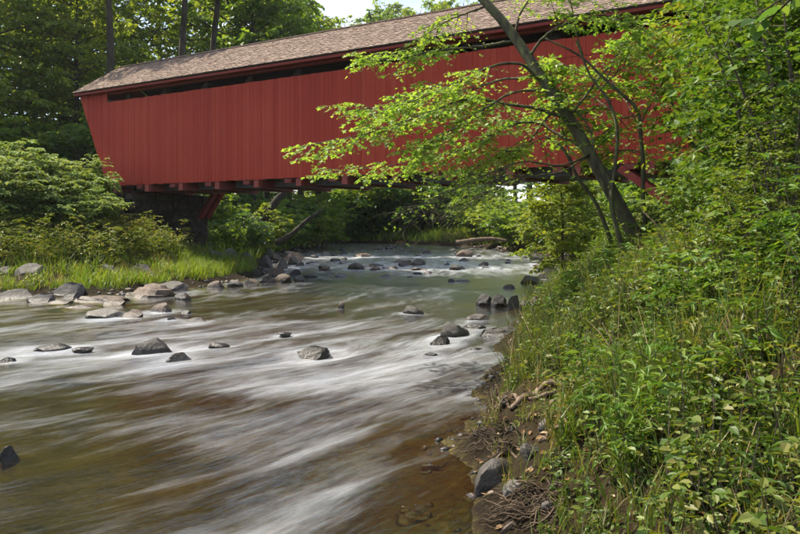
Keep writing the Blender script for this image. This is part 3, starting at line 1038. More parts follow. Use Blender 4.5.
fl3[:, 1] += (fbm(pw * 0.30 + 3, 2) - 0.5) * 0.9 + (fbm(pw * 1.3 + 8, 2) - 0.5) * 0.17
wz_ = (fbm(fl3 * np.array([0.6, 1.9, 1]), 3) - 0.5) * 0.15 + (fbm(fl3 * np.array([2.2, 7.5, 1]) + 7, 3) - 0.5) * 0.035
wz_ = wz_ * (0.25 + 0.9 * np.clip(foam, 0, 1))
wnx, wny = len(wx), len(wy)
i = (np.arange(wny - 1)[:, None] * wnx + np.arange(wnx - 1)[None]).ravel()
g = Geo().add(np.stack([wxr, wyr, wz_], -1), np.stack([i, i + 1, i + wnx + 1, i + wnx], -1))
wme = g.mesh('river', M['water'], True)
at = wme.attributes.new('flow', 'FLOAT_VECTOR', 'POINT')
at.data.foreach_set('vector', fl3.astype(np.float32).ravel())
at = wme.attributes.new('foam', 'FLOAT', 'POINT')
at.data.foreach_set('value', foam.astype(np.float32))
tag(link('river', wme), 'shallow brown stream with silky white rapids', kind='structure')

# ------------------------------------------------------------------ the covered bridge
BW, BL = 4.0, 25.8                       # width, length of the floor
Z_BOT, Z_SLOT, Z_EAVE, Z_RIDGE = 3.67, 7.27, 7.80, 9.24
T0, T1 = -1.93, BL + 1.93                # overhanging portals
EAVE_Y = -0.32
bridge = thing('covered_bridge', 'long red covered bridge with vertical board siding and a wood shingle roof', 'bridge', (B0[0], B0[1], 0), math.atan2(U2[1], U2[0]))
r7 = random.Random(3)


def part(name, V, Fc, mat, parent=bridge, smooth_shade=False, kind=None):
    o = link(name, Geo().add(V, Fc).mesh(name, mat, smooth_shade), parent)
    if kind:
        o['kind'] = kind
    return o


def bottom_z(t):
    if t < 0:
        return Z_BOT + (Z_EAVE - 0.14 - Z_BOT) * (t / T0)
    if t > BL:
        return Z_BOT + (Z_EAVE - 0.14 - Z_BOT) * ((t - BL) / (T1 - BL))
    return Z_BOT


t = T0
while t < T1 - 0.02:
    w = r7.uniform(0.18, 0.22)
    e = min(t + w, T1)
    if t < -0.02 < e - 0.04:
        e = 0.0
    if t < BL < e:
        e = BL
    slot = t >= -0.03 and e <= BL + 0.03
    top = Z_SLOT + r7.uniform(-0.01, 0.01) if slot else Z_EAVE - 0.06
    gap = 0.008
    y0 = r7.uniform(-0.006, 0.006)
    za, zb = bottom_z(t + gap / 2), bottom_z(e - gap / 2)
    if slot:
        jj = r7.uniform(-0.012, 0.012)
        za, zb = za + jj, zb + jj
    a, b = t + gap / 2, e - gap / 2

    def board(zl, zr, zt, yy):
        V = np.array([[a, yy, zl], [b, yy, zr], [b, yy + 0.03, zr], [a, yy + 0.03, zl], [a, yy, zt], [b, yy, zt], [b, yy + 0.03, zt], [a, yy + 0.03, zt]])
        part('siding_board', V, BOXF, M['red'])

    if slot and t > 17.5:                 # short upper boards butt onto long ones here
        zj = 6.72 + r7.uniform(-0.004, 0.004)
        board(za, zb, zj, y0)
        board(zj + 0.012, zj + 0.012, top, y0 - 0.004)
    else:
        board(za, zb, top, y0)
    t = e
# sheathing rails behind the boards, far wall with its own boards
part('siding_rail', box_v(0.02, BL - 0.02, 0.036, 0.10, 5.2, 5.4), BOXF, M['old_wood'])
part('siding_rail', box_v(0.02, BL - 0.02, 0.036, 0.10, 3.75, 4.0), BOXF, M['old_wood'])
part('siding_backing', box_v(0.03, BL - 0.03, 0.105, 0.13, 3.72, 7.18), BOXF, M['old_wood'])
g = Geo()
t = T0
while t < T1:
    e = min(t + 0.25, T1)
    mid = (t + e) / 2
    zt = Z_SLOT if 0 <= mid <= BL else Z_EAVE - 0.06
    g.add(box_v(t + 0.004, e - 0.004, BW - 0.03, BW + r7.uniform(-0.004, 0.004), bottom_z(mid), zt), BOXF)
    t = e
fw = link('far_siding', g.mesh('far_siding', M['red']), bridge)
fw['kind'] = 'stuff'
# roof: deck, shingles, fascia, eave boards, rafter ends
roof = part('roof', np.array([[T0, EAVE_Y, Z_EAVE - 0.05], [T1, EAVE_Y, Z_EAVE - 0.05], [T1, BW / 2, Z_RIDGE - 0.05], [T0, BW / 2, Z_RIDGE - 0.05], [T0, BW - EAVE_Y, Z_EAVE - 0.05], [T1, BW - EAVE_Y, Z_EAVE - 0.05],
                              [T0, EAVE_Y, Z_EAVE - 0.01], [T1, EAVE_Y, Z_EAVE - 0.01], [T1, BW / 2, Z_RIDGE - 0.01], [T0, BW / 2, Z_RIDGE - 0.01], [T0, BW - EAVE_Y, Z_EAVE - 0.01], [T1, BW - EAVE_Y, Z_EAVE - 0.01]]),
            np.array([[0, 3, 2, 1], [3, 4, 5, 2], [6, 7, 8, 9], [9, 8, 11, 10], [0, 1, 7, 6], [4, 10, 11, 5], [0, 6, 9, 3], [3, 9, 10, 4], [1, 2, 8, 7], [2, 5, 11, 8]]), M['old_wood'])
sl = np.array([BW / 2 - EAVE_Y, Z_RIDGE - Z_EAVE])
slen = np.linalg.norm(sl)
sd = sl / slen
sn = np.array([-sd[1], sd[0]])
for near in (True, False):
    g = Geo()
    rs = rng_(12 if near else 13)
    nc = 23
    ex = slen / nc
    for c in range(nc):
        t = T0 - 0.06 + rs.random() * 0.1
        while t < T1 + 0.05:
            w = rs.uniform(0.08, 0.17)
            e = min(t + w, T1 + 0.06)
            a0 = c * ex - 0.05 + rs.uniform(-0.012, 0.012)
            a1 = (c + 1) * ex + 0.06
            th = rs.uniform(0.020, 0.034)
            lift = rs.uniform(0.0, 0.012)
            q = []
            for (aa, hh) in ((a0, 0.012), (a1, 0.004), (a0, 0.012 + th + lift), (a1, 0.014)):
                yy = EAVE_Y + sd[0] * aa + sn[0] * hh
                zz = Z_EAVE + sd[1] * aa + sn[1] * hh
                if not near:
                    yy = BW - yy
                q += [[t + 0.003, yy, zz], [e - 0.003, yy, zz]]
            q = np.array(q)
            g.add(q, np.array([[4, 5, 7, 6], [0, 1, 5, 4], [1, 3, 7, 5], [2, 0, 4, 6]]))
            t = e
    sh = link('shingles', g.mesh('shingles', M['shingle']), roof)
    sh['kind'] = 'stuff'
part('ridge_cap', beam_v((T0 - 0.05, BW / 2, Z_RIDGE + 0.045), (T1 + 0.05, BW / 2, Z_RIDGE + 0.045), 0.16, 0.035), BEAMF, M['shingle'], roof)
part('fascia', box_v(T0, T1, EAVE_Y + 0.02, EAVE_Y + 0.055, Z_EAVE - 0.14, Z_EAVE - 0.052), BOXF, M['red_trim'])
part('soffit', box_v(T0, T1, EAVE_Y + 0.058, -0.01, Z_EAVE - 0.13, Z_EAVE - 0.10), BOXF, M['red_trim'])
part('top_plate', box_v(0.02, BL - 0.02, 0.04, 0.24, Z_EAVE - 0.20, Z_EAVE - 0.134), BOXF, M['red_trim'])
for s0 in (T0 + 0.0, T1 - 0.03):
    V = np.array([[s0, EAVE_Y + 0.06, Z_EAVE - 0.08], [s0, BW - EAVE_Y - 0.06, Z_EAVE - 0.08], [s0, BW / 2, Z_RIDGE - 0.10], [s0 + 0.03, EAVE_Y + 0.06, Z_EAVE - 0.08], [s0 + 0.03, BW - EAVE_Y - 0.06, Z_EAVE - 0.08], [s0 + 0.03, BW / 2, Z_RIDGE - 0.10]])
    g = Geo().add(V, np.array([[0, 2, 1], [3, 4, 5]]), np.array([[0, 1, 4, 3], [1, 2, 5, 4], [2, 0, 3, 5]]))
    link('gable_panel', g.mesh('gable_panel', M['red']), bridge)
t = 1.0
k = 0
while t < BL:
    part('truss_post', box_v(t - 0.12, t + 0.12, 0.30, 0.54, 3.75, 7.58), BOXF, M['old_wood'])
    if t + 2.4 < BL:
        s = 1 if t < BL / 2 else -1
        p0, p1 = (t + 0.14, 7.5) if s < 0 else (t + 0.14, 3.9), (t + 2.26, 3.9) if s < 0 else (t + 2.26, 7.5)
        part('truss_brace', beam_v((p0[0], 0.42, p0[1]), (p1[0], 0.42, p1[1]), 0.16, 0.18, np.array([0, 1.0, 0])), BEAMF, M['old_wood'])
    t += 2.4
part('lower_chord', box_v(0.02, BL - 0.02, 0.14, 0.28, Z_BOT + 0.02, Z_BOT + 0.36), BOXF, M['old_wood'])
part('deck', box_v(-0.4, BL + 0.4, 0.6, BW - 0.6, 3.78, 3.86), BOXF, M['old_wood'])
t = 0.7
while t < BL:
    w = 0.12
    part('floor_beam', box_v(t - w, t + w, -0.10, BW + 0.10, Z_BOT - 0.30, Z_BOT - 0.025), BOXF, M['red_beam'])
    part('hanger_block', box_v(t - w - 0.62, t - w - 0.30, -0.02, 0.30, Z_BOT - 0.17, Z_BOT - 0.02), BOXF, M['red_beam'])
    t += 2.05
for y in (0.75, 1.25, 1.75, 2.25, 2.75, 3.25):
    g = Geo()
    zb = Z_BOT - 0.24
    g.add(box_v(-0.3, BL + 0.3, y - 0.09, y + 0.09, zb, zb + 0.022), BOXF)
    g.add(box_v(-0.3, BL + 0.3, y - 0.012, y + 0.012, zb + 0.023, zb + 0.30), BOXF)
    g.add(box_v(-0.3, BL + 0.3, y - 0.09, y + 0.09, zb + 0.301, zb + 0.323), BOXF)
    link('steel_stringer', g.mesh('steel_stringer', M['steel']), bridge)
ABL, ABR = 1.85, 23.75
for (ta, za, tb, zb, ys) in ((ABL - 0.02, 2.35, ABL + 1.0, Z_BOT - 0.12, (BW - 0.42, BW - 0.02)), (ABR + 0.02, 2.55, ABR - 1.35, Z_BOT - 0.12, (0.05, 0.40))):
    for y in ys:
        part('strut', beam_v((ta, y, za), (tb, y, zb), 0.20, 0.22, np.array([0, 1.0, 0])), BEAMF, M['red_trim'])


# abutments: coursed rubble, each stone a piece
def stone_mesh(seed):
    bm = bmesh.new()
    bmesh.ops.create_cube(bm, size=1.0)
    bmesh.ops.bevel(bm, geom=bm.edges[:], offset=0.07, segments=1, affect='EDGES')
    r = random.Random(seed)
    for v in bm.verts:
        v.co += Vector((r.uniform(-0.07, 0.07), r.uniform(-0.10, 0.10), r.uniform(-0.07, 0.07)))
    me = bpy.data.meshes.new('stone')
    bm.to_mesh(me)
    bm.free()
    me.polygons.foreach_set('use_smooth', np.zeros(len(me.polygons), bool))
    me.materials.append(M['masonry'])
    return me


STONES = [stone_mesh(q) for q in range(6)]


def abutment(ta, tb, zlo, label, faces):
    o = thing('stone_abutment', label, 'abutment', (B0[0], B0[1], 0), math.atan2(U2[1], U2[0]))
    core = link('core', Geo().add(box_v(ta + 0.12, tb - 0.12, 0.14, BW - 0.14, zlo - 0.5, Z_BOT - 0.335), BOXF).mesh('core', M['masonry']), o)
    r = random.Random(int(ta * 10) + 3)
    z = zlo
    while z < Z_BOT - 0.36:
        h = min(r.uniform(0.22, 0.46), Z_BOT - 0.33 - z)
        if h < 0.12:
            break
        for face in faces:
            if face == 'near':
                c, cend = ta, tb
            else:
                c, cend = 0.0, BW
            while c < cend - 0.05:
                w = min(r.uniform(0.34, 1.05), cend - c)
                d = r.uniform(0.26, 0.34)
                off = r.uniform(-0.03, 0.03)
                if face == 'near':
                    lc, sc = (c + w / 2, 0.0 + off + d / 2 - 0.02, z + h / 2), (w * 0.97, d, h * 0.95)
                else:
                    xx = tb if face == 'right' else ta
                    s = -1 if face == 'right' else 1
                    lc, sc = (xx + s * (d / 2 + off), c + w / 2, z + h / 2), (d, w * 0.97, h * 0.95)
                link('stone', r.choice(STONES), o, lc, 0, sc)
                c += w
        z += h
    return o


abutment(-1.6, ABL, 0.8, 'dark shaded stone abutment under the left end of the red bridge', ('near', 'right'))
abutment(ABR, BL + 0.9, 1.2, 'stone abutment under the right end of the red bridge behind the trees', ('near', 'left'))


# ------------------------------------------------------------------ trees and shrubs: generators
def tree_meshes(seed, H, r0, crown_base, spread, n_br, n_tw, n_sub, K, leaf_size, leaf, lmat, bark, lean=(0, 0), top_round=0.65, el=(0.1, 0.9), flat=0.5, hang=0.2, sides=8):
    """trunk mesh with its limbs, and crown mesh of leaves on twigs"""
    r = rng_(seed)
    k = 9
    u = np.linspace(0, 1, k)
    P = np.stack([lean[0] * H * u ** 1.3 + (r.random(k) - 0.5) * 0.02 * H * u, lean[1] * H * u ** 1.3 + (r.random(k) - 0.5) * 0.02 * H * u, H * 0.96 * u], -1)
    gw, gc = Geo(), Geo()
    rad = r0 * (1 - 0.86 * u ** 0.9)
    rad[0] *= 1.35
    Pd = catmull(P, 18)
    tube(gw, Pd, np.interp(np.linspace(0, 1, 18), u, rad), sides, wob=0.06, seed=seed)
    hb = crown_base + (0.97 - crown_base) * ((np.arange(n_br) + r.random(n_br)) / n_br)
    S = np.stack([np.interp(hb, u, P[:, c]) for c in range(3)], -1)
    az = np.arange(n_br) * 2.39996 + r.random(n_br) * 0.9
    q = (hb - crown_base) / (1 - crown_base)
    prof = np.sin(np.pi * np.clip(0.22 + 0.78 * q, 0, 1)) ** top_round
    Lb = spread * (0.35 + 0.65 * prof) * (0.7 + 0.5 * r.random(n_br))
    e = el[0] + (el[1] - el[0]) * q + (r.random(n_br) - 0.5) * 0.35
    D = np.stack([np.cos(az) * np.cos(e), np.sin(az) * np.cos(e), np.sin(e)], -1)
    dr = 0.12 + 0.15 * r.random(n_br) * (1 - q)
    tube_batch(gw, S, D, Lb, dr, r0 * 0.30 * (1 - 0.6 * q), 0.012 * H / 8, rings=5, sides=5)
    S2, D2, L2 = children(r, S, D, Lb, dr, n_tw, 0.9, 0.55, (0.30, 0.52), u0=0.18, up=0.18, jit=0.35)
    tube_batch(gw, S2, D2, L2, 0.12, 0.008 * H / 6, 0.003 * H / 6, rings=3, sides=3)
    S3, D3, L3 = children(r, S2, D2, L2, 0.12, n_sub, 0.8, 0.6, (0.40, 0.75), u0=0.15, up=0.05, jit=0.45)
    p, d, n, s = leaves_on(r, S3, D3, L3, 0.2, K, leaf_size, flat=flat, hang=hang)
    keep = r.random(len(p)) > 0.06
    add_leaves(gc, p[keep], d[keep], n[keep], s[keep], leaf)
    return gw.mesh('trunk', bark, True), gc.mesh('crown', lmat)


def shrub_meshes(seed, H, spread, n_stem, n_br, n_tw, K, leaf_size, leaf, lmat, flat=0.55, hang=0.2, arch=0.35, low=0.05, wood='twig', jit=0.45):
    r = rng_(seed)
    gw, gc = Geo(), Geo()
    az = np.arange(n_stem) * 2.39996 + r.random(n_stem)
    out = np.sqrt((np.arange(n_stem) + 0.5) / n_stem) * spread
    S = np.stack([np.cos(az) * out * 0.22, np.sin(az) * out * 0.22, np.full(n_stem, -0.1)], -1)
    top = np.stack([np.cos(az) * out, np.sin(az) * out, H * (1.0 - 0.38 * (out / spread) ** 2) * (0.85 + 0.25 * r.random(n_stem)) + 0.1 + arch * out * 0.6], -1)
    D = top - S
    Ls = np.linalg.norm(D, axis=1)
    D = norm(D)
    dr = arch * out / spread * 0.5
    tube_batch(gw, S, D, Ls, dr, 0.012 * H + 0.006, 0.004, rings=6, sides=5)
    S1, D1, L1 = children(r, S, D, Ls, dr, n_br, 0.95, 0.35, (0.22, 0.42), u0=low + 0.1, up=0.25, jit=0.5)
    tube_batch(gw, S1, D1, L1, 0.2, 0.006, 0.002, rings=3, sides=3)
    S2, D2, L2 = children(r, S1, D1, L1, 0.2, n_tw, 0.85, 0.6, (0.35, 0.7), u0=0.1, up=0.08, jit=jit)
    p, d, n, s = leaves_on(r, S2, D2, L2, 0.2, K, leaf_size, flat=flat, hang=hang)
    keep = p[:, 2] > -0.05
    add_leaves(gc, p[keep], d[keep], n[keep], s[keep], leaf)
    return gw.mesh('stems', M[wood], True), gc.mesh('foliage', lmat)


def plant_tree(meshes, loc, label, group=None, rotz=0.0, sc=1.0, name='broadleaf_tree', cat='tree', parts=('trunk', 'crown'), sxy=None):
    sxy = sxy or sc
    o = thing(name, label, cat, tuple(loc), rotz, group, (sxy, sxy, sc))
    for nm, me in zip(parts, meshes):
        link(nm, me, o)
    return o


# ------------------------------------------------------------------ the wood behind the bridge
FT = [tree_meshes(101, 18, 0.34, 0.30, 4.6, 36, 8, 5, 5, 0.34, LEAF_DIAMOND, M['forest'], M['bark_dark']),
      tree_meshes(102, 18, 0.30, 0.18, 4.2, 38, 8, 5, 5, 0.32, LEAF_DIAMOND, M['forest_dark'], M['bark_dark'], lean=(0.05, 0)),
      tree_meshes(103, 18, 0.32, 0.36, 5.0, 34, 8, 5, 5, 0.34, LEAF_DIAMOND, M['forest_pale'], M['bark_dark'], lean=(-0.04, 0.03)),
      tree_meshes(104, 18, 0.29, 0.70, 3.6, 30, 8, 5, 5, 0.34, LEAF_DIAMOND, M['forest'], M['bark_dark'], lean=(0.07, -0.03))]
FH = 18.0
rf = random.Random(77)


def forest(px, depth, top_y, kind, label, group=None, fat=1.0):
    x = (px - 400) / F * depth
    gz = float(ground_h(np.array([x]), np.array([depth]))[0])
    ztop = EYE + (HORIZON - top_y) / F * depth
    sc = (ztop - gz) / FH
    return plant_tree(FT[kind], (x, depth, gz - 0.1), label, group, rf.uniform(0, 6.28), sc, sxy=min(max(sc, 0.75), 1.25) * fat)


forest(113, 41.5, -190, 3, 'tall dark-trunked tree rising behind the left end of the roof', fat=0.9)
forest(181, 46, -170, 3, 'tall forked-looking tree trunk rising above the middle of the left roof')
forest(207, 50, -170, 3, 'slender dark-trunked tree just right of the forked-looking trunk')
WOOD = 'wooded slope beyond the bridge'
for (px, dep, ty, kd) in [(-60, 46, -60, 0), (-5, 52, -80, 2), (35, 48, -40, 0), (72, 56, -60, 2), (92, 64, -70, 1), (142, 60, -50, 2), (160, 72, -70, 0), (228, 64, -50, 2),
                          (252, 60, -45, 0), (268, 74, -30, 2), (288, 66, -8, 0), (303, 76, 4, 2), (60, 76, -60, 2), (215, 84, -40, 2), (318, 84, 22, 0)]:
    forest(px, dep, ty, kd, 'leafy tree in the dense wood on the slope behind the left of the roof', WOOD)
VALLEY = 'trees up the valley behind the bridge'
for (px, dep, ty, kd) in [(352, 128, 26, 2), (374, 118, 12, 0), (396, 126, 6, 2), (418, 116, 8, 2), (440, 122, 0, 0), (466, 114, 6, 2), (492, 118, -8, 0), (530, 108, -14, 2), (565, 98, -20, 0), (600, 88, -20, 2), (640, 76, -40, 0),
                          (690, 66, -50, 2), (740, 58, -60, 0), (800, 50, -80, 2)]:
    forest(px, dep, ty, kd, 'leafy tree up the valley, its top showing over the bridge roof', VALLEY)
# low trees that close the view under the bridge
BACK = 'low trees closing the valley seen under the bridge'
for (px, dep, ty, kd) in [(228, 66, 110, 1), (200, 58, 100, 0), (212, 72, 100, 1), (262, 86, 120, 0), (300, 106, 140, 1), (335, 112, 150, 0), (365, 114, 145, 1), (395, 112, 150, 0), (425, 113, 145, 1), (455, 110, 150, 0), (485, 104, 140, 1), (515, 94, 130, 0), (548, 82, 120, 1), (590, 70, 110, 0), (635, 60, 110, 1), (668, 54, 110, 0)]:
    forest(px, dep, ty, kd, 'low dark green tree closing the valley under the bridge', BACK, fat=1.15)

# nearer tree hanging in from the left edge
lt = tree_meshes(120, 15, 0.26, 0.22, 5.2, 44, 11, 6, 6, 0.26, LEAF_OVAL, M['forest_pale'], M['bark_dark'], el=(-0.1, 0.8), hang=0.5)
gz = float(ground_h(np.array([-21.8]), np.array([41.0]))[0])
plant_tree(lt, (-21.8, 41.0, gz), 'bright green tree with drooping branches at the left edge beside the bridge end')
gz = float(ground_h(np.array([-18.2]), np.array([45.0]))[0])
plant_tree(lt, (-18.2, 45.0, gz), 'green tree standing close behind the left end of the bridge roof', rotz=2.2, sc=0.85)

# understory shrubs
US = [shrub_meshes(201, 2.6, 2.0, 14, 10, 5, 5, 0.20, LEAF_DIAMOND, M['forest_dark']),
      shrub_meshes(202, 2.4, 2.0, 14, 10, 5, 5, 0.20, LEAF_DIAMOND, M['forest']),
      shrub_meshes(203, 2.2, 2.1, 14, 10, 5, 5, 0.18, LEAF_DIAMOND, M['forest_pale'])]


def bush(px, depth, kind, sc, label, group=None, meshes=US, name='shrub', dz=-0.05, rotz=None):
    x = (px - 400) / F * depth
    gz = float(ground_h(np.array([x]), np.array([depth]))[0])
    return plant_tree(meshes[kind], (x, depth, max(gz, 0) + dz), label, group, rf.uniform(0, 6.28) if rotz is None else rotz, sc, name=name, cat='shrub', parts=('stems', 'foliage'))


for (px, dep, kd, sc) in [(224, 39, 1, 0.7), (240, 43, 0, 0.9), (205, 46, 1, 1.3), (216, 54, 0, 1.6), (252, 47, 2, 1.2), (268, 54, 1, 1.4), (284, 60, 0, 1.6), (300, 66, 2, 1.7), (316, 72, 1, 2.0), (334, 88, 0, 2.4), (350, 92, 2, 2.5),
                          (368, 91, 1, 2.6), (388, 92, 2, 2.6), (408, 90, 0, 2.5), (428, 91, 1, 2.4), (447, 88, 2, 2.2), (466, 84, 0, 2.2), (484, 76, 1, 1.9), (502, 68, 2, 1.6), (600, 44, 1, 1.2), (570, 50, 0, 1.4), (625, 38, 2, 0.9),
                          (522, 60, 1, 1.5), (545, 54, 2, 1.4), (648, 36, 1, 1.1), (668, 34, 2, 1.0), (690, 36, 0, 1.3), (655, 44, 1, 1.6), (612, 52, 2, 1.5), (598, 62, 1, 2.1), (622, 58, 0, 2.1), (640, 54, 1, 2.0), (338, 96, 2, 2.8), (378, 97, 1, 2.8), (418, 96, 2, 2.8), (456, 94, 1, 2.6)]:
    bush(px, dep, kd, sc, 'shrub on the far bank seen under the bridge deck', 'shrubs on the far bank under the bridge')
for (px, dep, kd, sc) in [(5, 41, 0, 1.4), (40, 43, 0, 1.5), (75, 42, 1, 1.5), (100, 41, 0, 1.5), (120, 43, 0, 1.4), (-20, 38, 1, 1.5), (60, 50, 0, 2.0), (20, 52, 1, 2.2), (95, 52, 0, 2.0)]:
    bush(px, dep, kd, sc, 'dark shrub in the shade between the wood and the left bridge end', 'dark shrubs beside the left bridge end')
# bright small tree beyond the bridge on the right
st = tree_meshes(130, 4.4, 0.07, 0.05, 1.5, 40, 8, 4, 5, 0.15, LEAF_OVAL, M['shrub2'], M['bark'], el=(0.0, 0.7))
p = ground_at(540, 250)
plant_tree(st, (6.3, 31.0, float(ground_h(np.array([6.3]), np.array([31.0]))[0])), 'bright green bushy young tree seen beneath the right half of the bridge', name='young_tree')
plant_tree(st, (7.6, 35.5, float(ground_h(np.array([7.6]), np.array([35.5]))[0])), 'looser green young tree just behind the bright bushy one', name='young_tree', rotz=2, sc=0.85)

# ------------------------------------------------------------------ leaning tree and saplings
def limbs_tree(name, label, trunk_pts, trunk_px, limbs, leaf_size, leaf, lmat, seed, bark='bark', tw_per_m=10.0, n_sub=5, K=7, twig_len=0.62, cat='tree'):
    """trunk_pts/limbs as (px, py, depth) of the photograph's lines of sight; built in metres about the foot"""
    r = rng_(seed)
    P = np.array([img(*q) for q in trunk_pts])
    base = P[0].copy()
    o = thing(name, label, cat, tuple(base))
    gw, gc = Geo(), Geo()
    Pd = catmull(P - base, 30)
    rp_ = np.interp(np.linspace(0, 1, 30), np.linspace(0, 1, len(trunk_px)), np.array(trunk_px) / F * np.mean(P[:, 1]) / 2)
    tube(gw, Pd, rp_, 10, wob=0.07, seed=seed)
    for (pts, r0, bare) in limbs:
        Q = catmull(np.array([img(*q) for q in pts]) - base, 26)
        Q = Q + (r.random(Q.shape) - 0.5) * 0.015
        tube(gw, Q, np.linspace(r0, 0.004, 26), 6)
        T = norm(np.gradient(Q, axis=0))
        ln = np.sum(np.linalg.norm(np.diff(Q, axis=0), axis=1))
        nt_ = max(4, int(ln * tw_per_m))
        uu = 0.36 + 0.64 * (np.arange(nt_) + r.random(nt_)) / nt_
        S = np.stack([np.interp(uu, np.linspace(0, 1, 26), Q[:, c]) for c in range(3)], -1)
        t_ = np.stack([np.interp(uu, np.linspace(0, 1, 26), T[:, c]) for c in range(3)], -1)
        side = norm(np.cross(t_, Z3))
        sg = np.where(np.arange(nt_) % 2 == 0, 1.0, -1.0)[:, None]
        D = norm(side * sg * 0.75 + t_ * 0.65 + (r.random((nt_, 3)) - 0.5) * np.array([0.9, 0.9, 0.75]))
        Ls = twig_len * (0.5 + 0.9 * r.random(nt_)) * (1.15 - 0.5 * uu)
        tube_batch(gw, S, D, Ls, 0.18, 0.007, 0.002, rings=4, sides=4)
        S2, D2, L2 = children(r, S, D, Ls, 0.18, n_sub, 0.8, 0.6, (0.4, 0.8), u0=0.15, up=0.02, jit=0.35)
        tube_batch(gw, S2, D2, L2, 0.22, 0.003, 0.0012, rings=3, sides=3)
        for (s_, d_, l_) in ((S2, D2, L2), (S, D, Ls)):
            p, d, n, s = leaves_on(r, s_, d_, l_, 0.22, K, leaf_size, flat=0.62, hang=0.22, jit=0.35)
            keep = r.random(len(p)) > bare
            add_leaves(gc, p[keep], d[keep], n[keep], s[keep], leaf)
    link('trunk', gw.mesh('trunk', M[bark], True), o)
    link('crown', gc.mesh('crown', M[lmat]), o)
    return o


MT = [(643, 252, 11.2), (628, 222, 11.2), (600, 172, 11.3), (575, 128, 11.5), (555, 98, 11.6), (530, 60, 11.8), (505, 24, 12.0), (478, -6, 12.2), (440, -55, 12.6), (400, -110, 13.0)]
ML = [([(566, 118, 11.5), (535, 108, 11.4), (505, 104, 11.2), (470, 98, 11.0), (430, 112, 10.9), (380, 130, 10.9), (308, 146, 11.0)], 0.030, 0.10),
      ([(585, 148, 11.4), (560, 135, 11.9), (535, 122, 12.1), (505, 128, 11.8), (470, 146, 11.9), (420, 160, 12.0), (325, 174, 12.1)], 0.026, 0.10),
      ([(545, 84, 11.7), (520, 64, 11.5), (490, 67, 11.3), (450, 85, 11.2), (400, 105, 11.1), (345, 110, 11.1)], 0.026, 0.08),
      ([(515, 40, 11.9), (480, 46, 12.2), (440, 50, 12.4), (400, 58, 12.5), (362, 58, 12.5)], 0.022, 0.25),
      ([(540, 76, 11.8), (500, 80, 12.4), (460, 92, 12.8), (415, 95, 13.0), (380, 118, 13.0)], 0.024, 0.08),
      ([(550, 90, 11.7), (515, 92, 11.2), (490, 105, 10.8), (455, 128, 10.6), (420, 148, 10.6)], 0.022, 0.08),
      ([(528, 58, 11.8), (545, 36, 11.6), (575, 20, 11.4), (612, 16, 11.3), (640, 30, 11.2)], 0.024, 0.05),
      ([(515, 38, 11.9), (520, 14, 12.0), (540, -12, 12.0), (575, -28, 12.0)], 0.024, 0.05),
      ([(490, 5, 12.1), (470, 12, 12.4), (445, 22, 12.6), (418, 40, 12.8)], 0.022, 0.1),
      ([(568, 118, 11.5), (590, 90, 11.8), (612, 62, 12.0), (630, 40, 12.2)], 0.022, 0.05),
      ([(560, 105, 11.6), (545, 120, 12.0), (525, 145, 12.3), (495, 160, 12.4), (450, 172, 12.5)], 0.020, 0.12),
      ([(590, 155, 11.3), (562, 165, 11.0), (520, 162, 10.7), (470, 182, 10.5), (430, 202, 10.4), (405, 212, 10.4)], 0.016, 0.90),
      ([(590, 155, 11.3), (560, 172, 11.3), (520, 178, 11.3), (480, 196, 11.2), (445, 210, 11.2)], 0.014, 0.96),
      ([(445, -48, 12.5), (470, -70, 12.0), (520, -80, 11.5), (580, -70, 11.2)], 0.03, 0.0),
      ([(420, -80, 12.8), (380, -70, 13.0), (330, -60, 13.5)], 0.03, 0.0)]
maple = limbs_tree('leaning_tree', 'leaning mossy-trunked tree with yellow-green sprays hanging across the red bridge', MT, [16.5, 14, 12.5, 11.5, 11, 10.5, 10, 9, 7, 3], ML, 0.056, LEAF_STAR, 'maple', 301)
limbs_tree('sapling', 'thin curved sapling just left of the leaning tree foot', [(613, 248, 11.6), (604, 222, 11.6), (594, 200, 11.6), (578, 178, 11.6), (564, 150, 11.7), (545, 135, 11.8)], [4.6, 4.2, 3.8, 3.4, 3, 1.5],
           [([(566, 152, 11.7), (545, 138, 11.8), (520, 150, 11.9), (490, 150, 12.0)], 0.012, 0.2), ([(575, 172, 11.6), (560, 120, 11.9), (555, 85, 12.0), (548, 78, 12.0)], 0.012, 0.1)], 0.06, LEAF_STAR, 'maple', 302)
limbs_tree('sapling', 'slender two-stemmed sapling standing between the curved sapling and the leaning trunk', [(624, 254, 11.0), (616, 225, 11.0), (611, 200, 11.0), (615, 165, 11.1), (617, 130, 11.2), (608, 100, 11.3), (590, 75, 11.4), (576, 40, 11.5)], [5.5, 4.6, 4.2, 3.8, 3.4, 3, 2.2, 1.5],
           [([(612, 205, 11.0), (597, 170, 11.2), (590, 130, 11.4), (572, 105, 11.6), (552, 84, 11.8)], 0.018, 0.1), ([(610, 108, 11.3), (585, 95, 12.0), (560, 100, 12.4), (535, 110, 12.6)], 0.012, 0.1),
            ([(600, 90, 11.3), (620, 70, 11.2), (640, 62, 11.1)], 0.012, 0.05), ([(612, 100, 11.3), (590, 110, 12.3), (575, 130, 12.6)], 0.01, 0.05), ([(596, 80, 11.4), (572, 68, 12.2), (555, 62, 12.5)], 0.01, 0.05)], 0.06, LEAF_STAR, 'maple', 303)
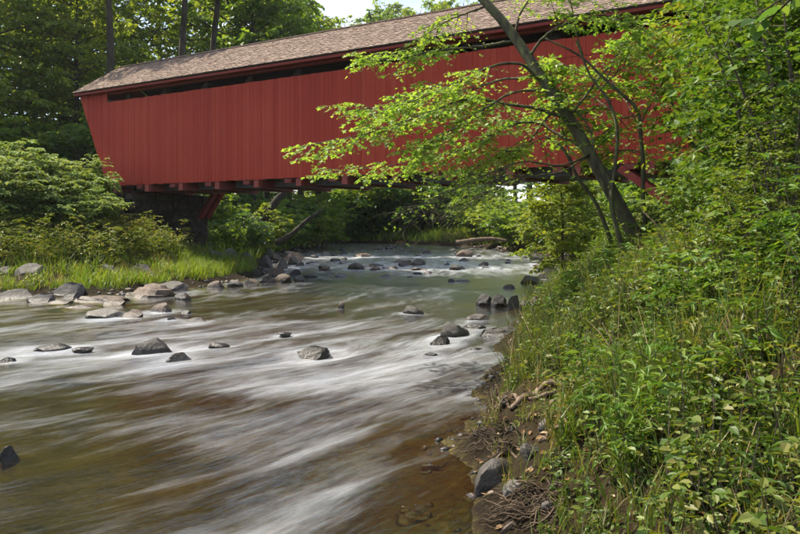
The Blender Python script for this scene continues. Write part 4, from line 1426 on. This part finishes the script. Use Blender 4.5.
limbs_tree('sapling', 'upright sapling right of the leaning trunk with a branch arching left', [(646, 236, 11.4), (643, 200, 11.4), (643, 165, 11.4), (640, 130, 11.4), (636, 108, 11.4), (606, 80, 11.5), (580, 56, 11.6), (545, 38, 11.7)], [4.6, 4.2, 4, 3.8, 3.4, 3, 2.2, 1.5],
           [([(640, 125, 11.4), (655, 95, 11.3), (668, 70, 11.2)], 0.014, 0.0), ([(584, 60, 11.6), (576, 30, 11.6), (572, 8, 11.6)], 0.012, 0.0), ([(638, 115, 11.4), (620, 120, 12.0), (595, 140, 12.4)], 0.012, 0.1),
            ([(642, 150, 11.4), (625, 150, 12.1), (600, 155, 12.4)], 0.010, 0.1), ([(640, 128, 11.4), (622, 95, 12.2), (612, 80, 12.5)], 0.01, 0.05), ([(606, 80, 11.5), (620, 48, 12.0), (640, 30, 12.2)], 0.01, 0.05)], 0.06, LEAF_STAR, 'maple', 304)

# ------------------------------------------------------------------ leafy wall on the right
RS = [shrub_meshes(401, 3.0, 1.35, 13, 13, 6, 7, 0.072, LEAF_OVAL, M['shrub']),
      shrub_meshes(402, 3.2, 1.25, 13, 13, 6, 7, 0.064, LEAF_OVAL, M['shrub2']),
      shrub_meshes(403, 2.4, 1.2, 12, 12, 6, 6, 0.085, LEAF_STAR, M['shrub'])]
for (x, y, kd, sc, rz, lab) in [
    (4.75, 10.6, 1, 1.2, 0.3, 'tall yellow-green shrub beside the leaning tree, leaves reaching over the siding'),
    (4.85, 9.0, 0, 1.3, 1.4, 'tall dense glossy shrub filling the upper right before the bridge end'),
    (3.75, 8.0, 2, 0.85, 2.2, 'broad-leaved shrub low on the right bank below the tall ones'),
    (3.6, 6.9, 0, 0.95, 3.9, 'glossy shrub at the right edge halfway up the picture'),
    (2.95, 6.1, 1, 0.42, 5.1, 'low yellow-green shrub on the right bank nearest the camera'),
    (6.0, 11.2, 1, 1.5, 0.9, 'tallest yellow-green shrub rising behind the others at the right'),
    (5.7, 12.3, 2, 1.2, 4.4, 'shrub standing before the right abutment behind the leaning tree'),
    (6.2, 13.6, 0, 1.5, 2.7, 'dark leafy shrub farther back by the right bridge end'),
    (3.65, 9.5, 2, 0.45, 1.0, 'small bush just right of the leaning tree foot'),
    (4.9, 8.2, 0, 1.5, 5.6, 'tall glossy shrub at the top right edge of the picture')]:
    gz = float(ground_h(np.array([x]), np.array([y]))[0])
    plant_tree(RS[kd], (x, y, gz - 0.05), lab, 'shrubs of the right bank', rz, sc, name='shrub', cat='shrub', parts=('stems', 'foliage'))
rt = tree_meshes(410, 9.0, 0.13, 0.22, 2.6, 44, 9, 6, 7, 0.085, LEAF_OVAL, M['shrub2'], M['bark'], el=(0.0, 0.8), hang=0.3)
gz = float(ground_h(np.array([6.4]), np.array([10.8]))[0])
plant_tree(rt, (6.4, 10.8, gz), 'dark-trunked tree rising through the shrubs near the right edge', name='broadleaf_tree', rotz=0.5)
gz = float(ground_h(np.array([8.4]), np.array([15.8]))[0])
plant_tree(rt, (8.4, 15.8, gz), 'tree behind the right shrubs hiding the right end of the bridge', name='broadleaf_tree', rotz=2.5, sc=1.0)

limbs_tree('broadleaf_tree', 'dark leafy branch tip hanging into the top right corner close to the camera', [(1330, 330, 2.4), (1325, 100, 2.4), (1310, -200, 2.4), (1290, -500, 2.5), (1280, -900, 2.6)], [60, 52, 45, 40, 25],
           [([(1310, -200, 2.4), (1150, -170, 2.45), (980, -110, 2.5), (870, -50, 2.55), (785, 0, 2.6)], 0.018, 0.35)], 0.075, LEAF_OVAL, 'forest_dark', 305, tw_per_m=7.0, n_sub=2, K=4, twig_len=0.28)

# ------------------------------------------------------------------ knotweed mound on the left bank
KW = [shrub_meshes(501, 2.5, 2.2, 26, 12, 6, 8, 0.135, LEAF_OVAL, M['knot'], flat=0.8, hang=0.35, arch=0.55, jit=0.3),
      shrub_meshes(502, 2.3, 2.2, 26, 12, 6, 8, 0.125, LEAF_OVAL, M['knot'], flat=0.8, hang=0.35, arch=0.55, jit=0.3)]
for (x, y, kd, sc, lab) in [(-13.6, 27.9, 0, 0.95, 'arching pale green knotweed clump at the front of the mound on the left bank'),
                            (-15.2, 29.8, 1, 1.15, 'tallest knotweed clump at the back left of the mound'),
                            (-11.7, 28.9, 1, 0.78, 'knotweed clump at the right end of the mound, nearest the abutment'),
                            (-13.4, 31.4, 0, 1.05, 'knotweed clump at the back of the mound under the bridge end'),
                            (-16.6, 27.4, 0, 1.0, 'knotweed clump cut by the left edge of the picture')]:
    gz = float(ground_h(np.array([x]), np.array([y]))[0])
    plant_tree(KW[kd], (x, y, gz - 0.1), lab, 'knotweed mound left of the bridge', rf.uniform(0, 6.28), sc, name='knotweed_bush', cat='shrub', parts=('stems', 'foliage'))


# ------------------------------------------------------------------ undergrowth, grass
def scatter(rng, n, x0, x1, y0, y1, keep):
    x = rng.uniform(x0, x1, n)
    y = rng.uniform(y0, y1, n)
    d = bank_distance(x, y)
    h = ground_h(x, y)
    k = keep(x, y, d, h, rng.random(n))
    return np.stack([x[k], y[k], h[k]], -1)


def herbs(g, rng, P, H, n_tw, K, leaf, size, mat=0, lean=0.35, stem_mat=1, flat=0.6):
    n = len(P)
    D = norm(np.stack([(rng.random(n) - 0.5) * 2 * lean, (rng.random(n) - 0.5) * 2 * lean, np.ones(n)], -1))
    Ls = H * (0.55 + 0.8 * rng.random(n))
    tube_batch(g, P, D, Ls, 0.1, 0.005, 0.002, rings=3, sides=3, mat=stem_mat)
    S, D2, L2 = children(rng, P, D, Ls, 0.1, n_tw, 0.9, 0.3, (0.3, 0.55), u0=0.15, up=0.2, jit=0.6)
    p, d, nn, s = leaves_on(rng, S, D2, L2, 0.25, K, size, flat=flat, hang=0.2)
    add_leaves(g, p, d, nn, s, leaf, mat)


def blades(g, rng, P, per, L, w, spreadr=0.12, mat=0):
    n = len(P) * per
    Q = np.repeat(P, per, 0) + np.stack([(rng.random(n) - 0.5) * 2 * spreadr, (rng.random(n) - 0.5) * 2 * spreadr, np.full(n, -0.02)], -1)
    d = norm(np.stack([(rng.random(n) - 0.5) * 0.9, (rng.random(n) - 0.5) * 0.9, np.ones(n)], -1))
    add_blades(g, Q, d, L * (0.5 + rng.random(n)), w * (0.7 + 0.6 * rng.random(n)), (rng.random(n) - 0.2) * 0.9, mat)


r = rng_(600)
OPEN = [ground_at(*q)[:2] for q in ((500, 404), (520, 400), (540, 396), (530, 414), (512, 410), (555, 402), (480, 446), (500, 448), (520, 452), (535, 446), (497, 482), (515, 470), (500, 520), (525, 515), (490, 528), (540, 436))]


def clear(x, y, rad=0.24):
    k = np.ones(len(x), bool)
    for c in OPEN:
        k &= np.hypot(x - c[0], (y - c[1]) * 0.7) > rad
    return k


# left bank grass
g = Geo()
P = scatter(r, 9000, -22, -4.2, 20, 36, lambda x, y, d, h, q: (d > 0.55) & (d < 4.2) & (x < side_x(y)) & (q < 0.35 + 0.65 * (fbm(np.stack([x, y, x * 0], -1) * 0.8, 2) > 0.46)))
hh = fbm(P * np.array([0.7, 0.7, 0]) + 5, 2)
blades(g, r, P[hh > 0.5], 9, 0.46, 0.022)
blades(g, r, P[hh <= 0.5], 8, 0.26, 0.020)
blades(g, r, P[::4], 6, 0.50, 0.014, 0.2, mat=1)
tag(link('grass', g.mesh('grass', [M['grass'], M['grass_dry']])), 'bright green grass along the left bank above the shore rocks', 'grass', kind='stuff')
# left bank weeds
g = Geo()
P = scatter(r, 2600, -24, -6.5, 21, 34, lambda x, y, d, h, q: (d > 3.0) & (d < 7.5) & (x < side_x(y)))
herbs(g, r, P, 0.6, 6, 5, LEAF_DIAMOND, 0.10)
P = scatter(r, 420, -14, -6.3, 24, 32, lambda x, y, d, h, q: (d > 2.9) & (d < 6) & (x < side_x(y)))
herbs(g, r, P, 1.05, 9, 6, LEAF_LANCE, 0.16)
P = scatter(r, 900, -22, -5, 20, 32, lambda x, y, d, h, q: (d > 0.8) & (d < 3) & (x < side_x(y)) & (q < 0.6))
herbs(g, r, P, 0.35, 5, 5, LEAF_DIAMOND, 0.08)
tag(link('weeds', g.mesh('weeds', [M['weed_dry'], M['twig']])), 'yellowish weeds between the grass and the knotweed on the left bank', 'weeds', kind='stuff')
# far banks
g = Geo()
P = scatter(r, 9000, -16, 22, 36, 100, lambda x, y, d, h, q: (d > 0.8) & (d < 9))
blades(g, r, P, 6, 0.75, 0.05, 0.3)
P = scatter(r, 3500, 3, 14, 17, 40, lambda x, y, d, h, q: (d > 0.8) & (d < 8) & (x > side_x(y)))
blades(g, r, P, 9, 0.5, 0.03, 0.2)
tag(link('grass', g.mesh('grass', M['grass'])), 'pale grass on the far banks beneath and beyond the bridge', 'grass', kind='stuff')
# right bank, near: grasses
g = Geo()
P = scatter(r, 5200, 0.2, 6.5, 2.2, 17, lambda x, y, d, h, q: clear(x, y) & (d > 0.25 + 0.5 * q) & (d < 6) & (x > side_x(y)))
blades(g, r, P, 9, 0.22, 0.009, 0.10)
P = scatter(r, 700, 0.2, 4.5, 2.4, 14, lambda x, y, d, h, q: clear(x, y, 0.15) & (d > 0.25) & (d < 3) & (x > side_x(y)))
blades(g, r, P, 16, 0.30, 0.006, 0.08, mat=1)
tag(link('grass', g.mesh('grass', [M['grass_near'], M['grass_dry']])), 'green and straw-coloured grass over the near right bank', 'grass', kind='stuff')
# right bank weeds
g = Geo()
P = scatter(r, 6000, 0.4, 7.5, 2.2, 18, lambda x, y, d, h, q: (fbm(np.stack([x, y, x * 0], -1) * 1.5 + 12, 3) > 0.45) & clear(x, y) & (d > 0.4 + 0.6 * q) & (d < 7) & (x > side_x(y)))
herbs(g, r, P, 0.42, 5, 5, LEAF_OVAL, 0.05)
P = scatter(r, 1500, 0.4, 6, 2.2, 16, lambda x, y, d, h, q: clear(x, y) & (d > 0.6 + 0.6 * q) & (d < 5) & (x > side_x(y)))
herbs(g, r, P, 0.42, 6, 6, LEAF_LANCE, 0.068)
P = scatter(r, 900, 0.4, 6, 2.6, 16, lambda x, y, d, h, q: clear(x, y) & (d > 0.25 + 0.5 * q) & (d < 5) & (x > side_x(y)))
herbs(g, r, P, 0.4, 4, 4, LEAF_OVAL, 0.045, mat=2)
def clumpy(x, y, f, off):
    return fbm(np.stack([x, y, np.zeros_like(x)], -1) * f + off, 3)


# tall arching tufts at the water's edge
gt = Geo()
P = scatter(r, 260, 0.4, 4.5, 4.5, 15, lambda x, y, d, h, q: clear(x, y, 0.3) & (d > 0.3) & (d < 1.8) & (x > side_x(y)) & (clumpy(x, y, 0.9, 4.0) > 0.5))
blades(gt, r, P, 34, 0.55, 0.010, 0.10)
blades(gt, r, P, 10, 0.60, 0.007, 0.14, mat=1)
tag(link('grass', gt.mesh('grass', [M['grass_near'], M['grass_dry']])), 'arching tufts of longer grass hanging over the right water edge', 'grass', kind='stuff')
# broad leaves in patches
P = scatter(r, 1500, 0.8, 6, 2.6, 15, lambda x, y, d, h, q: clear(x, y) & (d > 0.9) & (d < 5) & (x > side_x(y)) & (clumpy(x, y, 0.8, 31.0) > 0.56))
herbs(g, r, P, 0.48, 7, 6, LEAF_OVAL, 0.058, mat=3)
P = scatter(r, 700, 0.8, 5, 3, 14, lambda x, y, d, h, q: clear(x, y) & (d > 0.8) & (d < 4) & (x > side_x(y)) & (clumpy(x, y, 1.1, 77.0) > 0.58))
herbs(g, r, P, 0.62, 10, 6, LEAF_LANCE, 0.085, mat=3)
# bare dry stalks
P = scatter(r, 420, 0.8, 6, 2.6, 15, lambda x, y, d, h, q: (d > 0.7) & (d < 5) & (x > side_x(y)))
Dn = norm(np.stack([(r.random(len(P)) - 0.5) * 1.4, (r.random(len(P)) - 0.5) * 1.4, np.ones(len(P))], -1))
tube_batch(g, P, Dn, 0.5 + 0.5 * r.random(len(P)), 0.25, 0.005, 0.002, rings=4, sides=4, mat=4)
# leaf litter and short grass at the very edge
P = scatter(r, 1500, 0.2, 3.5, 4.2, 14, lambda x, y, d, h, q: (d > 0.08) & (d < 0.9) & (x > side_x(y)))
nn = norm(Z3 + (r.random(P.shape) - 0.5) * 0.8)
dd = norm(np.cross(nn, norm(r.random(P.shape) - 0.5)))
add_leaves(g, P + Z3 * 0.012, dd, nn, 0.03 + 0.035 * r.random(len(P)), LEAF_OVAL, mat=5)
P = scatter(r, 420, 0.2, 3.5, 4.2, 14, lambda x, y, d, h, q: (d > 0.2) & (d < 0.9) & (x > side_x(y)))
blades(g, r, P, 8, 0.16, 0.005, 0.05, mat=2)
P = scatter(r, 2600, 0.3, 5, 2.6, 14, lambda x, y, d, h, q: (d > 0.12) & (d < 4) & (x > side_x(y)))
nn = norm(Z3 + (r.random(P.shape) - 0.5) * 1.1)
dd = norm(np.cross(nn, norm(r.random(P.shape) - 0.5)))
add_leaves(g, P + Z3 * 0.015, dd, nn, 0.035 + 0.04 * r.random(len(P)), LEAF_OVAL, mat=5)
P = scatter(r, 6500, 0.4, 6, 2.4, 15, lambda x, y, d, h, q: clear(x, y, 0.2) & (d > 0.2 + 0.3 * q) & (d < 4.5) & (x > side_x(y)))
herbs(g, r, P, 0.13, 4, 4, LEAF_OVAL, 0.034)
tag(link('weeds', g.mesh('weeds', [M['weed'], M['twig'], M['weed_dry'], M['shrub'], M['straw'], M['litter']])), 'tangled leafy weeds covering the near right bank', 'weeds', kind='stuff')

# gravel and pebbles along the water's edge
PEB = []
for q in range(5):
    bm = bmesh.new()
    bmesh.ops.create_icosphere(bm, subdivisions=1, radius=1.0)
    V = np.array([v.co[:] for v in bm.verts])
    Fp = np.array([[v.index for v in f.verts] for f in bm.faces])
    bm.free()
    V = V * (0.75 + 0.5 * rng_(900 + q).random((len(V), 1)))
    PEB.append((V, Fp))


def gravel(label, pts, rmin, rmax, seed, mats):
    rg = rng_(seed)
    g = Geo()
    for p in pts:
        V, Fp = PEB[rg.integers(0, 5)]
        a = rg.random() * 6.28
        c, s_ = np.cos(a), np.sin(a)
        q = V * (rmin + (rmax - rmin) * rg.random() ** 2.5) * np.array([1.2, 0.8, 0.45 + 0.3 * rg.random()])
        q = np.stack([q[:, 0] * c - q[:, 1] * s_, q[:, 0] * s_ + q[:, 1] * c, q[:, 2]], -1)
        g.add(q + p, Fp, mat=int(rg.integers(0, len(mats))))
    return tag(link('gravel', g.mesh('gravel', [M[x] for x in mats], True)), label, 'gravel', kind='stuff')


P = scatter(r, 2600, 0.1, 3.6, 3.5, 16, lambda x, y, d, h, q: (d > -0.35) & (d < 0.45) & (q < 0.9) & (x > side_x(y)))
gravel('wet gravel and small stones along the near right water edge', P, 0.008, 0.055, 1, ['rock_dark', 'rock_grey', 'rock_tan'])
P = scatter(r, 3000, -22, -4, 19, 36, lambda x, y, d, h, q: (d > -0.4) & (d < 1.0) & (x < side_x(y)))
gravel('brown gravel between the rocks of the left shore', P, 0.02, 0.14, 2, ['rock_tan', 'rock_grey', 'rock_dark'])
P = scatter(r, 2600, -9, 10, 36, 76, lambda x, y, d, h, q: (d > -1.0) & (d < 1.6))
gravel('stony margins of the riffle beyond the bridge', P, 0.04, 0.22, 3, ['rock_tan', 'rock_grey', 'rock_dark'])

# ------------------------------------------------------------------ roots on the near bank
def roots(label, origin_px, paths, seed, r0=0.034):
    rr_ = rng_(seed)
    base = ground_at(*origin_px)
    o = thing('tree_root', label, 'roots', tuple(base))
    for pts in paths:
        Q = np.array([ground_at(*q) for q in pts])
        Q = catmull(Q, 22)
        Q[:, 2] = np.maximum(ground_h(Q[:, 0], Q[:, 1]), -0.02) - 0.004 + 0.022 * rr_.random() + 0.015 * np.sin(np.linspace(0, 9, 22) + rr_.random() * 6)
        Q[:, :2] += (rr_.random((22, 2)) - 0.5) * 0.02
        g = Geo()
        tube(g, Q - base, np.linspace(r0, r0 * 0.35, 22) * (0.6 + 0.7 * rr_.random()), 7, wob=0.15, seed=seed)
        link('root', g.mesh('root', M['root'], True), o)
    return o


roots('pale bare roots sprawling over the bank at the bend', (575, 390), [
    [(575, 388), (545, 388), (515, 396), (492, 404)], [(560, 396), (530, 402), (508, 410), (490, 408)], [(590, 398), (555, 402), (532, 416), (524, 424)],
    [(572, 404), (548, 412), (530, 428)], [(540, 392), (520, 404), (510, 412)]], 1)
roots('dark roots at the waterline reaching over the smooth rock', (560, 432), [
    [(562, 430), (535, 446), (512, 460), (484, 470)], [(548, 446), (520, 452), (490, 462)], [(555, 436), (540, 440), (528, 458)]], 2, 0.018)


def root_mat(label, cx, cy, w, h, n, seed):
    rr_ = rng_(seed)
    base = ground_at(cx, cy)
    o = thing('root_mat', label, 'roots', tuple(base))
    g = Geo()
    for _ in range(n):
        a = np.array([cx + rr_.uniform(0.0, w), cy + rr_.uniform(-h, h * 0.6)])
        b = a + np.array([-rr_.uniform(0.25, 0.9) * w, rr_.uniform(-0.5, 1.1) * h])
        m_ = (a + b) / 2 + rr_.normal(size=2) * h * 0.2
        Q = catmull(np.array([ground_at(*q) for q in (a, m_, b)]), 9)
        Q[:, 2] = np.maximum(ground_h(Q[:, 0], Q[:, 1]), 0) + 0.06 * rr_.random() + 0.02 * rr_.random(9)
        tube(g, Q - base, np.linspace(0.006, 0.002, 9) * (0.4 + 1.1 * rr_.random() ** 2), 4)
    oo = link('fine_roots', g.mesh('fine_roots', M['fine_root'], True), o)
    oo['kind'] = 'stuff'
    return o


root_mat('dark mat of fine roots trailing into the water at the bend', 478, 446, 40, 14, 70, 5)
root_mat('upper mat of fine roots beside the pale bare roots', 492, 398, 22, 12, 40, 6)
root_mat('brown hanging root mat at the bottom edge of the bank', 515, 516, 50, 20, 110, 7)

# fallen wood
def log(label, pts, r0, r1, seed, mat='root', name='fallen_log'):
    P = np.array([img(*q) for q in pts])
    o = tag(link(name, None, None, tuple(P[0])), label, 'log')
    bpy.data.objects.remove(o)
    g = Geo()
    Q = catmull(P - P[0], 24)
    tube(g, Q, np.linspace(r0, r1, 24), 8, wob=0.12, seed=seed)
    return tag(link(name, g.mesh(name, M[mat], True), None, tuple(P[0])), label, 'log')


log('dark bare fallen branch leaning up from the far left bank', [(276, 243, 46), (292, 234, 46), (306, 221, 46), (322, 210, 46)], 0.20, 0.07, 2, 'bark_dark')
log('leaning dark trunk beyond the left abutment under the bridge', [(254, 238, 47), (264, 220, 47), (274, 204, 47), (288, 188, 47)], 0.30, 0.2, 3, 'bark_dark')
log('reddish fallen log on the far shore right of the riffle', [(456, 243, 56), (475, 240, 56), (492, 239, 56), (507, 241, 56)], 0.18, 0.10, 4, 'root')
# ------------------------------------------------------------------ light summer haze in the valley air
m, nt, out = new_mat('haze')
pv = N(nt, 'VolumePrincipled')
pv.inputs['Density'].default_value = HAZE
pv.inputs['Color'].default_value = (0.93, 0.95, 1.0, 1)
pv.inputs['Anisotropy'].default_value = 0.35
nt.links.new(pv.outputs[0], out.inputs['Volume'])
hz = link('haze', Geo().add(box_v(-440, 440, -80, 720, -3, 62), BOXF).mesh('haze', m))
tag(hz, 'thin pale summer haze between the trees', 'haze', kind='stuff')

ORD = ['first', 'second', 'third', 'fourth', 'fifth', 'sixth', 'seventh', 'eighth', 'ninth', 'tenth', 'eleventh', 'twelfth', 'thirteenth', 'fourteenth', 'fifteenth', 'sixteenth', 'seventeenth', 'eighteenth']
PHR = {WOOD: 'leafy tree from the left in the wood behind the left roof',
       VALLEY: 'tree from the left of those rising over the right roof',
       BACK: 'low dark tree from the left closing the view under the bridge',
       'dark shrubs beside the left bridge end': 'dark shaded shrub from the left beside the left bridge end',
       'stones along the tip of the left shore': 'stone from the left along the tip of the left shore',
       'riprap at the left abutment': 'angular grey boulder from the left in the heap below the abutment'}


def in_group(gname):
    q = [o for o in bpy.data.objects if o.parent is None and o.get('group') == gname]
    return sorted(q, key=lambda o: o.location.x / max(o.location.y, 1.0))


for gname, phr in PHR.items():
    for k, o in enumerate(in_group(gname)):
        o['label'] = f'{ORD[k]} {phr}'
g_ = 'shrubs on the far bank under the bridge'
LOOK = {US[0][1].name: 'dark green', US[1][1].name: 'mid green', US[2][1].name: 'pale green'}
for look in ('dark green', 'mid green', 'pale green'):
    q = [o for o in in_group(g_) if LOOK[[c for c in o.children if c.name.startswith('foliage')][0].data.name] == look]
    for k, o in enumerate(q):
        o['label'] = f'{ORD[k]} {look} shrub from the left seen beneath the bridge deck'
for o in in_group('small stones of the riffle'):
    px = 400 + F * o.location.x / o.location.y
    tone = {'grey_rock': 'grey', 'dark_rock': 'dark wet', 'tan_rock': 'tan'}[o.data.materials[0].name]
    where = 'left end' if px < 330 else 'left half' if px < 400 else 'right half' if px < 480 else 'right end'
    row = 'far edge' if o.location.y > 58 else 'middle' if o.location.y > 40 else 'near edge'
    o['label'] = f'small {tone} stone at the {row} of the riffle, {where}'
    o['category'] = 'stone'
